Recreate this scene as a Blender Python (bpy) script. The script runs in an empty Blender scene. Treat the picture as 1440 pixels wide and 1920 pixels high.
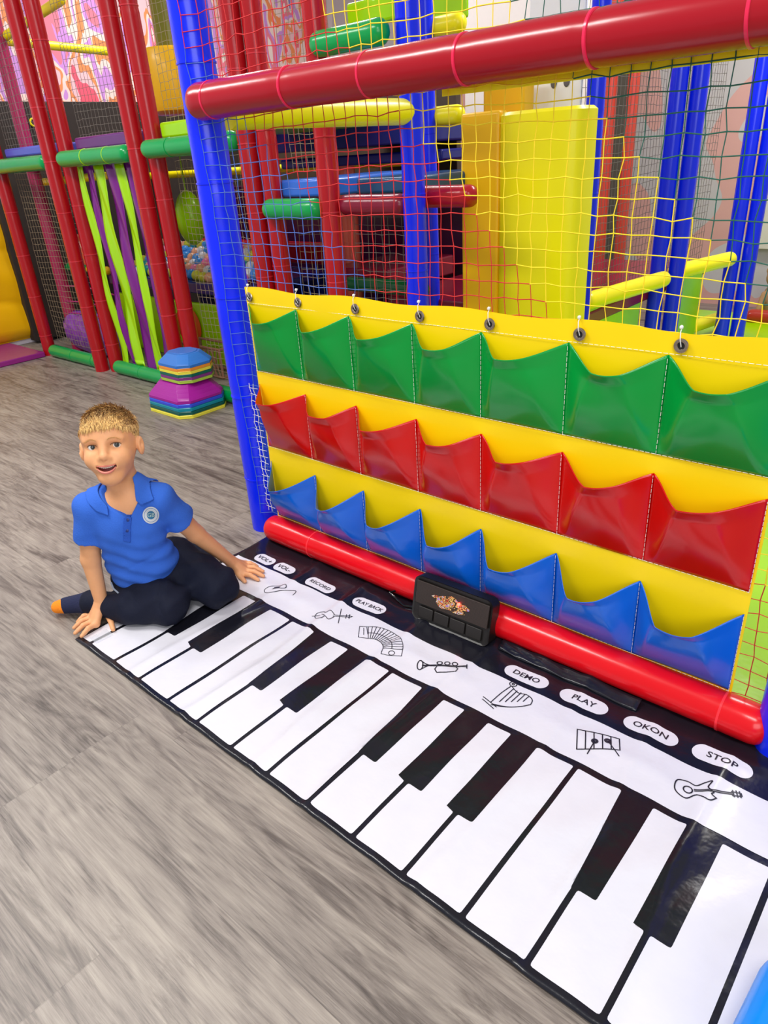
import bpy, bmesh, math, random
import numpy as np
from mathutils import Vector, Matrix
random.seed(7); rng = np.random.default_rng(7)
SC = bpy.context.scene; COL = SC.collection
PI = math.pi

# ------------------------------------------------------------------ camera
FPX = 1319.903
def _rot(yaw, pitch, roll):
    c, s = math.cos(yaw), math.sin(yaw)
    Rz = np.array([[c, -s, 0], [s, c, 0], [0, 0, 1]])
    a = PI / 2 + pitch
    Rx = np.array([[1, 0, 0], [0, math.cos(a), -math.sin(a)], [0, math.sin(a), math.cos(a)]])
    c, s = math.cos(roll), math.sin(roll)
    return Rz @ Rx @ np.array([[c, -s, 0], [s, c, 0], [0, 0, 1]])
CR = _rot(0.744297635, -0.470817820, -0.0680722620)
CC = np.array([0.0, 0.0, 1.0])
cam = bpy.data.cameras.new('camera'); cam_o = bpy.data.objects.new('camera', cam); COL.objects.link(cam_o)
m4 = Matrix([list(CR[i]) + [CC[i]] for i in range(3)] + [[0, 0, 0, 1]])
cam_o.matrix_world = m4
cam.sensor_fit = 'VERTICAL'; cam.sensor_height = 24; cam.sensor_width = 18
cam.lens = FPX / 1920 * 24; cam.clip_start = 0.02; cam.clip_end = 60
SC.camera = cam_o
def PX(x, y, d):      # survey helper: the world point measured at depth d along the photograph's ray
    r = CR @ np.array([x - 720.0, 960.0 - y, -FPX]); return CC + r * d / FPX

# ------------------------------------------------------------------ light
W = bpy.data.worlds.new('world'); SC.world = W; W.use_nodes = True
bg = W.node_tree.nodes['Background']; bg.inputs[0].default_value = (0.93, 0.96, 1.0, 1); bg.inputs[1].default_value = 0.34
def area(name, loc, rot, sx, sy, power, col=(1, 1, 1)):
    l = bpy.data.lights.new(name, 'AREA'); l.shape = 'RECTANGLE'; l.size = sx; l.size_y = sy; l.energy = power; l.color = col
    o = bpy.data.objects.new(name, l); COL.objects.link(o); o.location = loc; o.rotation_euler = rot; return o
area('ceiling_light', (0.3, -0.2, 2.55), (0, 0, 0), 1.2, 0.3, 30, (1, 0.98, 0.95))
area('ceiling_light', (-1.9, 0.1, 2.55), (0, 0, 0), 1.2, 0.3, 36, (1, 0.98, 0.95))
area('ceiling_light', (-3.7, 0.4, 2.55), (0, 0, 0), 1.2, 0.3, 26, (1, 0.98, 0.95))
area('ceiling_light', (-0.9, 3.5, 2.55), (0, 0, 0), 1.0, 0.4, 46, (1, 0.98, 0.95))
area('ceiling_light', (-3.6, 3.0, 2.55), (0, 0, 0), 1.6, 0.4, 34, (1, 0.98, 0.95))
area('window_light', (1.9, -1.6, 1.7), (math.radians(68), 0, math.radians(50)), 2.4, 1.6, 42, (0.95, 0.98, 1.0))
vs = SC.view_settings; vs.view_transform = 'Standard'; vs.look = 'None'; vs.gamma = 1; vs.exposure = 0.3
try: vs.use_curve_mapping = False
except Exception: pass

# ------------------------------------------------------------------ helpers
def S(r, g, b):
    f = lambda c: (c / 255 / 12.92) if c / 255 <= 0.04045 else ((c / 255 + 0.055) / 1.055) ** 2.4
    return (f(r), f(g), f(b), 1)
MATS = {}
def mat(name, col, rough=0.5, bump=0.0, bscale=40, coat=0.0, metal=0.0, var=0.0, stretch=(1, 1, 1), sss=0, spec=0.5, trans=0, emis=0, alpha=1):
    if name in MATS: return MATS[name]
    m = bpy.data.materials.new(name); m.use_nodes = True; nt = m.node_tree; b = nt.nodes['Principled BSDF']
    b.inputs['Base Color'].default_value = col; b.inputs['Roughness'].default_value = rough
    b.inputs['Metallic'].default_value = metal; b.inputs['Coat Weight'].default_value = coat; b.inputs['Coat Roughness'].default_value = 0.12
    b.inputs['Specular IOR Level'].default_value = spec
    if sss: b.inputs['Subsurface Weight'].default_value = sss; b.inputs['Subsurface Radius'].default_value = (0.012, 0.005, 0.003); b.inputs['Subsurface Scale'].default_value = 1
    if trans: b.inputs['Transmission Weight'].default_value = trans
    if emis: b.inputs['Emission Color'].default_value = col; b.inputs['Emission Strength'].default_value = emis
    if alpha < 1: b.inputs['Alpha'].default_value = alpha
    tc = nt.nodes.new('ShaderNodeTexCoord'); mp = nt.nodes.new('ShaderNodeMapping'); mp.inputs['Scale'].default_value = stretch
    nt.links.new(tc.outputs['Object'], mp.inputs[0])
    n = nt.nodes.new('ShaderNodeTexNoise'); n.inputs['Scale'].default_value = bscale; n.inputs['Detail'].default_value = 3
    nt.links.new(mp.outputs[0], n.inputs['Vector'])
    if bump:
        bp = nt.nodes.new('ShaderNodeBump'); bp.inputs['Strength'].default_value = bump; bp.inputs['Distance'].default_value = 0.004
        nt.links.new(n.outputs['Fac'], bp.inputs['Height']); nt.links.new(bp.outputs[0], b.inputs['Normal'])
    mx = nt.nodes.new('ShaderNodeMix'); mx.data_type = 'RGBA'
    v = max(var, 0.03); mx.inputs[6].default_value = tuple(c * (1 - v) for c in col[:3]) + (1,); mx.inputs[7].default_value = tuple(min(1, c * (1 + v)) for c in col[:3]) + (1,)
    nt.links.new(n.outputs['Fac'], mx.inputs[0]); nt.links.new(mx.outputs[2], b.inputs['Base Color'])
    MATS[name] = m; return m
def vinyl(name, col, rough=0.24, bump=0.35, bscale=14, st=(1, 1, 0.35)):
    return mat(name, col, rough, bump, bscale, coat=0.12, stretch=st, spec=0.4)
M_RED = vinyl('red vinyl', S(178, 18, 28)); M_CRIM = vinyl('crimson vinyl', S(164, 10, 28), st=(0.3, 1, 1)); M_BRED = vinyl('bright red vinyl', S(222, 8, 22), st=(0.3, 1, 1), bump=0.5)
M_BLUE = vinyl('blue vinyl', S(10, 40, 250), bump=0.5); M_GREEN = vinyl('green vinyl', S(0, 160, 78)); M_YEL = vinyl('yellow vinyl', S(255, 238, 0), rough=0.35)
M_LIME = vinyl('lime vinyl', S(165, 222, 0)); M_PURP = vinyl('purple vinyl', S(120, 22, 132)); M_NAVY = vinyl('navy vinyl', S(26, 30, 120)); M_MUST = vinyl('mustard vinyl', S(250, 190, 0), rough=0.4)
M_MAR = vinyl('maroon vinyl', S(130, 22, 50)); M_CORAL = vinyl('coral vinyl', S(245, 110, 88)); M_BPAD = vinyl('pad blue vinyl', S(50, 110, 215)); M_TEAL = vinyl('dark teal vinyl', S(30, 80, 120))
M_LBLUE = vinyl('bluish violet vinyl', S(84, 96, 205)); M_PLUM = vinyl('plum vinyl', S(104, 44, 120))
M_BLK = mat('black plastic', S(22, 20, 20), 0.45, 0.1, 200); M_WHITE = mat('white plastic', S(235, 235, 240), 0.5)
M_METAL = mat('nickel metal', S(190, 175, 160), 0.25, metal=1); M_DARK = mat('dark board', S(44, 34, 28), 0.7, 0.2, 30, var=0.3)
M_STRING = mat('white string', S(235, 232, 225), 0.8)

def tag(o, label=None, cat=None, group=None, kind=None):
    if label: o['label'] = label
    if cat: o['category'] = cat
    if group: o['group'] = group
    if kind: o['kind'] = kind
    return o
def link(name, me, mats, parent=None, smooth=True):
    o = bpy.data.objects.new(name, me); COL.objects.link(o)
    if not isinstance(mats, (list, tuple)): mats = [mats]
    for m in mats: me.materials.append(m)
    if smooth: me.polygons.foreach_set('use_smooth', [True] * len(me.polygons))
    if parent is not None:
        o.parent = parent
    return o
def mk(name, V, F, mats, parent=None, smooth=True, mi=None):
    me = bpy.data.meshes.new(name)
    me.from_pydata([tuple(map(float, v)) for v in V], [], [tuple(map(int, f)) for f in F])
    o = link(name, me, mats, parent, smooth)
    if mi is not None: me.polygons.foreach_set('material_index', mi)
    me.update(); return o
def thing(name, loc, label, cat, group=None, rz=0, kind=None):
    o = bpy.data.objects.new(name, None); o.empty_display_size = 0.05; COL.objects.link(o); o.location = loc; o.rotation_euler = (0, 0, rz)
    return tag(o, label, cat, group, kind)
class MB:
    def __init__(s): s.V = []; s.F = []; s.M = []
    def add(s, V, F, m=0):
        b = len(s.V); s.V += [tuple(v) for v in V]; s.F += [tuple(i + b for i in f) for f in F]; s.M += [m] * len(F); return s
    def box(s, a, b, m=0):
        x0, y0, z0 = a; x1, y1, z1 = b
        V = [(x0, y0, z0), (x1, y0, z0), (x1, y1, z0), (x0, y1, z0), (x0, y0, z1), (x1, y0, z1), (x1, y1, z1), (x0, y1, z1)]
        return s.add(V, [(0, 3, 2, 1), (4, 5, 6, 7), (0, 1, 5, 4), (1, 2, 6, 5), (2, 3, 7, 6), (3, 0, 4, 7)], m)
    def rings(s, R, cap=(True, True), m=0, closed=False):   # R: list of rings (each list of points)
        n = len(R[0]); V = [p for r in R for p in r]; F = []
        for k in range(len(R) - 1 + (1 if closed else 0)):
            a = k * n; b = ((k + 1) % len(R)) * n
            for i in range(n): j = (i + 1) % n; F.append((a + i, a + j, b + j, b + i))
        if not closed:
            if cap[0]: F.append(tuple(range(n))[::-1])
            if cap[1]: F.append(tuple(range((len(R) - 1) * n, len(R) * n)))
        return s.add(V, F, m)
    def tube(s, pts, r, n=12, m=0, closed=False, cap=(True, True)):
        P = [np.array(p, float) for p in pts]; k = len(P); rr = r if hasattr(r, '__len__') else [r] * k
        R = []; up = None
        for i in range(k):
            a = P[(i - 1) % k] if (closed or i > 0) else P[i]; b = P[(i + 1) % k] if (closed or i < k - 1) else P[i]
            t = b - a; t = t / (np.linalg.norm(t) + 1e-12)
            if up is None: up = np.array([0, 0, 1.0]) if abs(t[2]) < 0.9 else np.array([1.0, 0, 0])
            u = np.cross(t, up); u /= np.linalg.norm(u) + 1e-12; v = np.cross(u, t); up = v
            R.append([P[i] + rr[i] * (math.cos(2 * PI * q / n) * u + math.sin(2 * PI * q / n) * v) for q in range(n)])
        return s.rings(R, cap, m, closed)
    def lathe(s, prof, c=(0, 0, 0), n=24, m=0, axis='z'):
        R = []
        for r, z in prof:
            ring = []
            for q in range(n):
                a = 2 * PI * q / n; p = (r * math.cos(a), r * math.sin(a), z)
                if axis == 'y': p = (p[0], -p[2], p[1])
                if axis == 'x': p = (p[2], p[0], p[1])
                ring.append((c[0] + p[0], c[1] + p[1], c[2] + p[2]))
            R.append(ring)
        return s.rings(R, (True, True), m)
    def build(s, name, mats, parent=None, smooth=True, bevel=0, off=None):
        V = s.V if off is None else [(v[0] - off[0], v[1] - off[1], v[2] - off[2]) for v in s.V]
        o = mk(name, V, s.F, mats, parent, smooth, s.M)
        if bevel:
            md = o.modifiers.new('bevel', 'BEVEL'); md.width = bevel; md.segments = 3; md.limit_method = 'ANGLE'
        if smooth: sharp(o)
        return o
def sharp(o, ang=40):
    me = o.data; bm = bmesh.new(); bm.from_mesh(me)
    bmesh.ops.recalc_face_normals(bm, faces=bm.faces)
    for e in bm.edges:
        if len(e.link_faces) == 2 and e.calc_face_angle(0) > math.radians(ang): e.smooth = False
    bm.to_mesh(me); bm.free()
def soft_box(name, a, b, m, parent=None, bev=0.02, off=None):
    return MB().box(a, b).build(name, m, parent, True, bev, off)

def foam_bar(name, p0, p1, r, m, label, cat, ties=(), ends=(1, 1), tie_mat=None, group=None, seg=32, creases=6):
    """a padded steel tube: foam sleeve with rounded ends; cable ties as parts"""
    p0 = np.array(p0, float); p1 = np.array(p1, float); L = np.linalg.norm(p1 - p0); t = (p1 - p0) / L
    root = thing(name, tuple(p0), label, cat, group)
    N = max(8, int(L / 0.02)); pts = []; rr = []
    for i in range(N + 1):
        f = i / N; pts.append(t * L * f); k = r
        for q in ties: k -= 0.05 * r * math.exp(-((f * L - q) / 0.006) ** 2)
        k += 0.006 * r * math.sin(f * L * 31) ; rr.append(k)
    def end(base, sgn):
        return [(base + sgn * t * r * 0.85 * math.sin(a), r * math.cos(a)) for a in (0.35, 0.7, 1.0, 1.25, 1.45, 1.55)]
    if ends[0]:
        e = end(pts[0], -1)[::-1]; pts = [a for a, b in e] + pts; rr = [max(b, 0.001) for a, b in e] + rr
    if ends[1]:
        e = end(pts[-1], 1); pts += [a for a, b in e]; rr += [max(b, 0.001) for a, b in e]
    MB().tube(pts, rr, seg).build('foam_sleeve', m, root)
    for q in ties:
        c = t * q; mb = MB(); mb.tube([c - t * 0.0028, c - t * 0.002, c + t * 0.002, c + t * 0.0028], [r * 0.96, r * 1.02, r * 1.02, r * 0.96], seg)
        mb.build('cable_tie', tie_mat or m, root)
    return root

# ------------------------------------------------------------------ signed distance sculpting
def _cap(a, b, ra, rb):
    a = np.array(a, float); b = np.array(b, float); ab = b - a; L2 = ab @ ab + 1e-12
    def f(p):
        t = np.clip(((p - a) @ ab) / L2, 0, 1); q = p - a - t[..., None] * ab
        return np.sqrt((q * q).sum(-1)) - (ra + (rb - ra) * t)
    m = max(ra, rb); return f, np.minimum(a, b) - m, np.maximum(a, b) + m
def _ell(c, r):
    c = np.array(c, float); r = np.array(r, float)
    def f(p):
        q = (p - c) / r; k0 = np.sqrt((q * q).sum(-1)); q2 = q / r; k1 = np.sqrt((q2 * q2).sum(-1)) + 1e-9
        return k0 * (k0 - 1) / k1
    return f, c - r, c + r
class Frame:
    def __init__(s, o, X, Y, Z, sc=1.0): s.o = np.array(o, float); s.M = np.array([X, Y, Z], float).T; s.s = sc   # columns = axes
    def loc(s, p): return (p - s.o) @ s.M / s.s
    def wld(s, p): return s.o + np.asarray(p, float) @ s.M.T * s.s
class SDF:
    def __init__(s): s.ops = []; s.post = None
    def _add(s, f, lo, hi, k, kind, fr):
        if fr is not None:
            cs = np.array([[(lo, hi)[i][0], (lo, hi)[j][1], (lo, hi)[l][2]] for i in (0, 1) for j in (0, 1) for l in (0, 1)])
            w = fr.wld(cs); g = lambda p, f=f, fr=fr: f(fr.loc(p)) * fr.s; lo, hi = w.min(0), w.max(0)
        else: g = f
        s.ops.append((g, np.array(lo), np.array(hi), k, kind)); return s
    def cap(s, a, b, ra, rb=None, k=0.01, kind='+', fr=None): return s._add(*_cap(a, b, ra, ra if rb is None else rb), k, kind, fr)
    def ell(s, c, r, k=0.01, kind='+', fr=None): return s._add(*_ell(c, r), k, kind, fr)
    def fn(s, f, lo, hi, k=0.002, kind='+', fr=None): return s._add(f, np.array(lo, float), np.array(hi, float), k, kind, fr)
    @staticmethod
    def comb(F, d, k, kind):
        if kind == '-': d = -d; h = np.clip(0.5 - 0.5 * (d - F) / k, 0, 1); return d * (1 - h) + F * h + k * h * (1 - h)
        if kind == '&': h = np.clip(0.5 - 0.5 * (d - F) / k, 0, 1); return d * (1 - h) + F * h + k * h * (1 - h)
        h = np.clip(0.5 + 0.5 * (F - d) / k, 0, 1); return F * (1 - h) + d * h - k * h * (1 - h)
    def ev(s, p):
        p = np.asarray(p, float); F = np.full(p.shape[:-1], 1.0)
        for g, lo, hi, k, kind in s.ops: F = s.comb(F, g(p), k, kind)
        return F + (s.post(p) if s.post else 0)
    def grid(s, h, pad=0.012):
        lo = np.min([o[1] for o in s.ops if o[4] == '+'], 0) - pad; hi = np.max([o[2] for o in s.ops if o[4] == '+'], 0) + pad
        n = np.ceil((hi - lo) / h).astype(int) + 1
        F = np.full(n, 1.0, np.float32)
        for g, a, b, k, kind in s.ops:
            i0 = np.clip(((a - k - 2 * h - lo) / h).astype(int), 0, n - 1); i1 = np.clip(((b + k + 2 * h - lo) / h).astype(int) + 2, 1, n)
            if (i1 <= i0).any(): continue
            ax = [lo[q] + h * np.arange(i0[q], i1[q]) for q in range(3)]
            sl = tuple(slice(i0[q], i1[q]) for q in range(3))
            P = np.stack(np.meshgrid(*ax, indexing='ij'), -1)
            F[sl] = s.comb(F[sl], g(P).astype(np.float32), k, kind)
        if s.post:
            idx = np.argwhere(np.abs(F) < 6 * h); P = lo + h * idx
            F[tuple(idx.T)] += s.post(P).astype(np.float32)
        return F, lo
    def mesh(s, name, h, mats, parent=None, smooth_it=1):
        F, lo = s.grid(h); sg = F < 0; n = np.array(F.shape)
        cs = np.zeros(n - 1, np.int8)
        for i in (0, 1):
            for j in (0, 1):
                for l in (0, 1): cs += sg[i:n[0] - 1 + i, j:n[1] - 1 + j, l:n[2] - 1 + l]
        act = np.argwhere((cs > 0) & (cs < 8)); ids = np.full(n - 1, -1, np.int32); ids[tuple(act.T)] = np.arange(len(act))
        pos = np.zeros((len(act), 3)); cnt = np.zeros(len(act))
        for ax in range(3):
            o1, o2 = [q for q in range(3) if q != ax]
            for u in (0, 1):
                for v in (0, 1):
                    a = act.copy(); a[:, o1] += u; a[:, o2] += v; b = a.copy(); b[:, ax] += 1
                    fa = F[tuple(a.T)]; fb = F[tuple(b.T)]; cr = (fa < 0) != (fb < 0)
                    t = np.where(cr, fa / np.where(cr, fa - fb, 1), 0)
                    p = a.astype(float); p[:, ax] += t; pos[cr] += p[cr]; cnt[cr] += 1
        V = lo + h * pos / cnt[:, None]
        faces = []
        for ax in range(3):
            o1, o2 = [(1, 2), (2, 0), (0, 1)][ax]
            sl0 = [slice(None)] * 3; sl1 = [slice(None)] * 3; sl0[ax] = slice(0, -1); sl1[ax] = slice(1, None)
            e = np.argwhere(sg[tuple(sl0)] != sg[tuple(sl1)])
            e = e[(e[:, o1] > 0) & (e[:, o2] > 0) & (e[:, o1] < n[o1] - 1) & (e[:, o2] < n[o2] - 1)]
            ins = sg[tuple(e.T)]; q = []
            for d1, d2 in ((-1, -1), (0, -1), (0, 0), (-1, 0)):
                c = e.copy(); c[:, o1] += d1; c[:, o2] += d2; q.append(ids[tuple(c.T)])
            q = np.array(q).T; q[~ins] = q[~ins][:, ::-1]; faces.append(q)
        Fc = np.concatenate(faces)
        for _ in range(smooth_it):
            A = np.zeros_like(V); C_ = np.zeros(len(V))
            for i in range(4):
                np.add.at(A, Fc[:, i], V[Fc[:, (i + 1) % 4]] + V[Fc[:, (i - 1) % 4]]); np.add.at(C_, Fc[:, i], 2)
            V = 0.5 * V + 0.5 * A / C_[:, None]
        return mk(name, V.tolist(), Fc.tolist(), mats, parent)
def poly2d(P, ax=(0, 2)):
    P = np.array(P, float)
    def f(p):
        x = p[..., ax[0]]; y = p[..., ax[1]]; d = np.full(x.shape, 1e9); ins = np.zeros(x.shape, bool)
        for i in range(len(P)):
            a = P[i]; b = P[(i + 1) % len(P)]; e = b - a; wx = x - a[0]; wy = y - a[1]
            t = np.clip((wx * e[0] + wy * e[1]) / (e @ e), 0, 1); d = np.minimum(d, (wx - t * e[0]) ** 2 + (wy - t * e[1]) ** 2)
            c = ((a[1] > y) != (b[1] > y)) & (x < e[0] * (y - a[1]) / (e[1] if abs(e[1]) > 1e-9 else 1e-9) + a[0]); ins ^= c
        return np.where(ins, -1, 1) * np.sqrt(d)
    return f
# ------------------------------------------------------------------ room shell
def nodes(name):
    m = bpy.data.materials.new(name); m.use_nodes = True; nt = m.node_tree; return m, nt, nt.nodes['Principled BSDF'], nt.nodes.new, nt.links.new
def floor_mat():
    m, nt, b, N, Lk = nodes('grey oak vinyl planks')
    tc = N('ShaderNodeTexCoord'); sep = N('ShaderNodeSeparateXYZ'); Lk(tc.outputs['Object'], sep.inputs[0])
    def M(op, a, bb=None, c=None):
        n = N('ShaderNodeMath'); n.operation = op
        for i, v in enumerate((a, bb, c)):
            if v is None: continue
            if hasattr(v, 'links'): Lk(v, n.inputs[i])
            else: n.inputs[i].default_value = v
        return n.outputs[0]
    row = M('FLOOR', M('DIVIDE', sep.outputs[1], 0.155)); fr = M('FRACT', M('DIVIDE', sep.outputs[1], 0.155))
    rnd = N('ShaderNodeTexWhiteNoise'); rnd.noise_dimensions = '1D'; Lk(row, rnd.inputs['W'])
    xo = M('DIVIDE', M('ADD', sep.outputs[0], M('MULTIPLY', rnd.outputs['Value'], 1.3)), 0.95)
    cx = M('FRACT', xo); pid = M('ADD', M('FLOOR', xo), M('MULTIPLY', row, 17.3))
    r2 = N('ShaderNodeTexWhiteNoise'); r2.noise_dimensions = '1D'; Lk(pid, r2.inputs['W'])
    cmb = N('ShaderNodeCombineXYZ'); Lk(M('ADD', M('MULTIPLY', sep.outputs[0], 1.0), M('MULTIPLY', r2.outputs['Value'], 37)), cmb.inputs[0]); Lk(sep.outputs[1], cmb.inputs[1]); Lk(pid, cmb.inputs[2])
    def noise(sx, sy, sc, det, dist=0.0, rough=0.6):
        mp = N('ShaderNodeMapping'); mp.inputs['Scale'].default_value = (sx, sy, 1); Lk(cmb.outputs[0], mp.inputs[0])
        n = N('ShaderNodeTexNoise'); n.inputs['Scale'].default_value = sc; n.inputs['Detail'].default_value = det; n.inputs['Distortion'].default_value = dist; n.inputs['Roughness'].default_value = rough; Lk(mp.outputs[0], n.inputs['Vector']); return n.outputs['Fac']
    big = noise(1.0, 6.0, 2.6, 5, 0.9); fine = noise(0.42, 13, 22, 5, 0.35, 0.7); mid = noise(0.8, 9, 8, 6, 1.0)
    ramp = N('ShaderNodeValToRGB'); e = ramp.color_ramp.elements
    e[0].position = 0.38; e[0].color = S(92, 82, 76); e[1].position = 0.64; e[1].color = S(170, 159, 147)
    x = e.new(0.50); x.color = S(141, 130, 121)
    rings_ = M('MULTIPLY', M('SINE', M('ADD', M('MULTIPLY', noise(0.8, 4.0, 2.0, 2, 0.3), 95), M('MULTIPLY', sep.outputs[1], 30))), 0.022)
    Lk(M('ADD', rings_, M('ADD', M('ADD', M('MULTIPLY', big, 0.40), M('MULTIPLY', mid, 0.26)), M('MULTIPLY', fine, 0.36))), ramp.inputs[0])
    # darker cathedral streaks along the grain
    st = N('ShaderNodeValToRGB'); s = st.color_ramp.elements; s[0].position = 0.36; s[0].color = (0.42, 0.39, 0.39, 1); s[1].position = 0.48; s[1].color = (1, 1, 1, 1)
    Lk(noise(1.0, 8.0, 2.2, 8, 1.3, 0.68), st.inputs[0])
    mu = N('ShaderNodeMix'); mu.data_type = 'RGBA'; mu.blend_type = 'MULTIPLY'; mu.inputs[0].default_value = 0.8; Lk(ramp.outputs[0], mu.inputs[6]); Lk(st.outputs[0], mu.inputs[7])
    pv = N('ShaderNodeMix'); pv.data_type = 'RGBA'; pv.blend_type = 'MULTIPLY'; pv.inputs[0].default_value = 1; Lk(mu.outputs[2], pv.inputs[6])
    vor = N('ShaderNodeTexVoronoi'); vor.inputs['Scale'].default_value = 1.0; vm = N('ShaderNodeMapping'); vm.inputs['Scale'].default_value = (1.15, 4.6, 1); Lk(cmb.outputs[0], vm.inputs[0]); Lk(vm.outputs[0], vor.inputs['Vector'])
    dist = M('ADD', vor.outputs['Distance'], M('MULTIPLY', M('SUBTRACT', mid, 0.5), 0.22))
    kn = M('MAXIMUM', M('SUBTRACT', 1.0, M('MULTIPLY', dist, 4.2)), 0.0)
    knot = M('MULTIPLY', kn, M('ADD', 0.20, M('MULTIPLY', M('SINE', M('MULTIPLY', dist, 150)), 0.10)))
    v = M('SUBTRACT', M('ADD', M('MULTIPLY', r2.outputs['Value'], 0.12), 0.9), knot); cc = N('ShaderNodeCombineColor'); Lk(v, cc.inputs[0]); Lk(v, cc.inputs[1]); Lk(v, cc.inputs[2]); Lk(cc.outputs[0], pv.inputs[7])
    seam = M('MAXIMUM', M('LESS_THAN', fr, 0.012), M('LESS_THAN', cx, 0.002))
    sm = N('ShaderNodeMix'); sm.data_type = 'RGBA'; Lk(M('MULTIPLY', seam, 0.22), sm.inputs[0]); Lk(pv.outputs[2], sm.inputs[6]); sm.inputs[7].default_value = S(80, 72, 66)
    Lk(sm.outputs[2], b.inputs['Base Color']); b.inputs['Roughness'].default_value = 0.42
    bp = N('ShaderNodeBump'); bp.inputs['Strength'].default_value = 0.15; bp.inputs['Distance'].default_value = 0.002; Lk(fine, bp.inputs['Height']); Lk(bp.outputs[0], b.inputs['Normal'])
    return m
tag(MB().box((-7.2, -2.2, -0.05), (2.6, 5.4, 0)).build('floor', floor_mat(), smooth=False), kind='structure')
def mural(name, cols, scale, stretch=(1, 1, 1), dist=2.0, lo=0.3, hi=0.7, emis=0):
    m, nt, b, N, Lk = nodes(name); tc = N('ShaderNodeTexCoord'); mp = N('ShaderNodeMapping'); mp.inputs['Scale'].default_value = stretch; Lk(tc.outputs['Object'], mp.inputs[0])
    n = N('ShaderNodeTexNoise'); n.inputs['Scale'].default_value = scale; n.inputs['Detail'].default_value = 1.5; n.inputs['Distortion'].default_value = dist; Lk(mp.outputs[0], n.inputs['Vector'])
    r = N('ShaderNodeValToRGB'); r.color_ramp.interpolation = 'CONSTANT'; e = r.color_ramp.elements
    e[0].position = 0; e[0].color = cols[0]; e[1].position = lo; e[1].color = cols[1]
    for i, c in enumerate(cols[2:]):
        q = e.new(lo + (hi - lo) * (i + 1) / (len(cols) - 2)); q.color = c
    Lk(n.outputs['Fac'], r.inputs[0]); Lk(r.outputs[0], b.inputs['Base Color']); b.inputs['Roughness'].default_value = 0.6
    return m
M_WALL = mat('lilac white wall paint', S(226, 220, 232), 0.8, 0.05, 60)
M_GREY = mural('grey wall mural', [S(176, 172, 172), S(196, 192, 190), S(218, 168, 158), S(200, 196, 196), S(206, 192, 158)], 1.3, (1, 1, 0.8), 0.4, 0.36, 0.72)
tag(MB().box((-7.2, 4.9, 0), (2.6, 5.0, 2.8)).build('wall_back', M_GREY, smooth=False), kind='structure')
tag(MB().box((-5.1, -2.2, 0), (-5.0, 4.9, 2.8)).build('wall_left', M_WALL, smooth=False), kind='structure')
M_MURAL = mural('bright wall mural', [S(250, 120, 60), S(255, 96, 120), S(255, 200, 205), S(255, 150, 90), S(255, 225, 215), S(215, 150, 225), S(250, 130, 150), S(255, 235, 225), S(150, 140, 200)], 5.2, (1, 1.2, 0.5), 0.7, 0.3, 0.7)
o = MB().box((-5.0, 1.95, 1.42), (-4.985, 4.85, 2.75)).build('wall_mural', M_MURAL, smooth=False)
tag(o, 'bright pink and orange painted mural panel high on the left wall', 'mural')
tag(MB().box((-1.48, 1.2, 0.0), (-0.12, 4.6, 0.022)).build('play_mat', M_LIME, smooth=True, bevel=0.006), 'lime green padded mat on the floor behind the net frame', 'mat')

# ------------------------------------------------------------------ net frame in front
PR = 0.045
foam_bar('padded_post', (-1.572, 1.174, 0.0), (-1.572, 1.174, 2.15), PR, M_BLUE, 'large blue padded post at the left end of the net frame', 'post', ties=[0.17, 0.42, 0.69, 0.96, 1.21, 1.40, 1.7], ends=(0, 0))
foam_bar('padded_post', (-0.118, 1.14, 0.0), (-0.118, 1.14, 2.15), PR, M_BLUE, 'blue padded post at the right picture edge beside the mat', 'post', ties=[0.25, 0.6, 0.9], ends=(0, 0))
foam_bar('padded_bar', (-1.50, 1.117, 1.127), (0.35, 1.117, 1.127), 0.0375, M_CRIM, 'thick crimson padded bar crossing the top of the net frame', 'bar', ties=[0.045, 0.30, 0.51, 0.72, 0.945, 1.16, 1.4], ends=(1, 1), tie_mat=vinyl('pink tie', S(232, 40, 80)), seg=40)
foam_bar('padded_bar', (-1.475, 1.129, 0.04), (-0.165, 1.129, 0.04), 0.038, M_BRED, 'glossy red padded bar lying along the bottom of the net frame', 'bar', ties=[0.17, 1.255], ends=(1, 1), tie_mat=vinyl('scarlet tie', S(255, 50, 60)), seg=40)
foam_bar('padded_bar', (-1.57, 1.24, 1.108), (-1.57, 1.925, 1.108), 0.036, M_YEL, 'yellow padded bar running back from the net frame to the blue posts', 'bar', ends=(0, 1))
o = MB().box((-0.86, 1.158, 1.082), (0.3, 1.162, 1.102)).build('net_border', M_YEL, smooth=False); tag(o, 'flat yellow strap along the net just below the crimson bar', 'strap')

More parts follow.
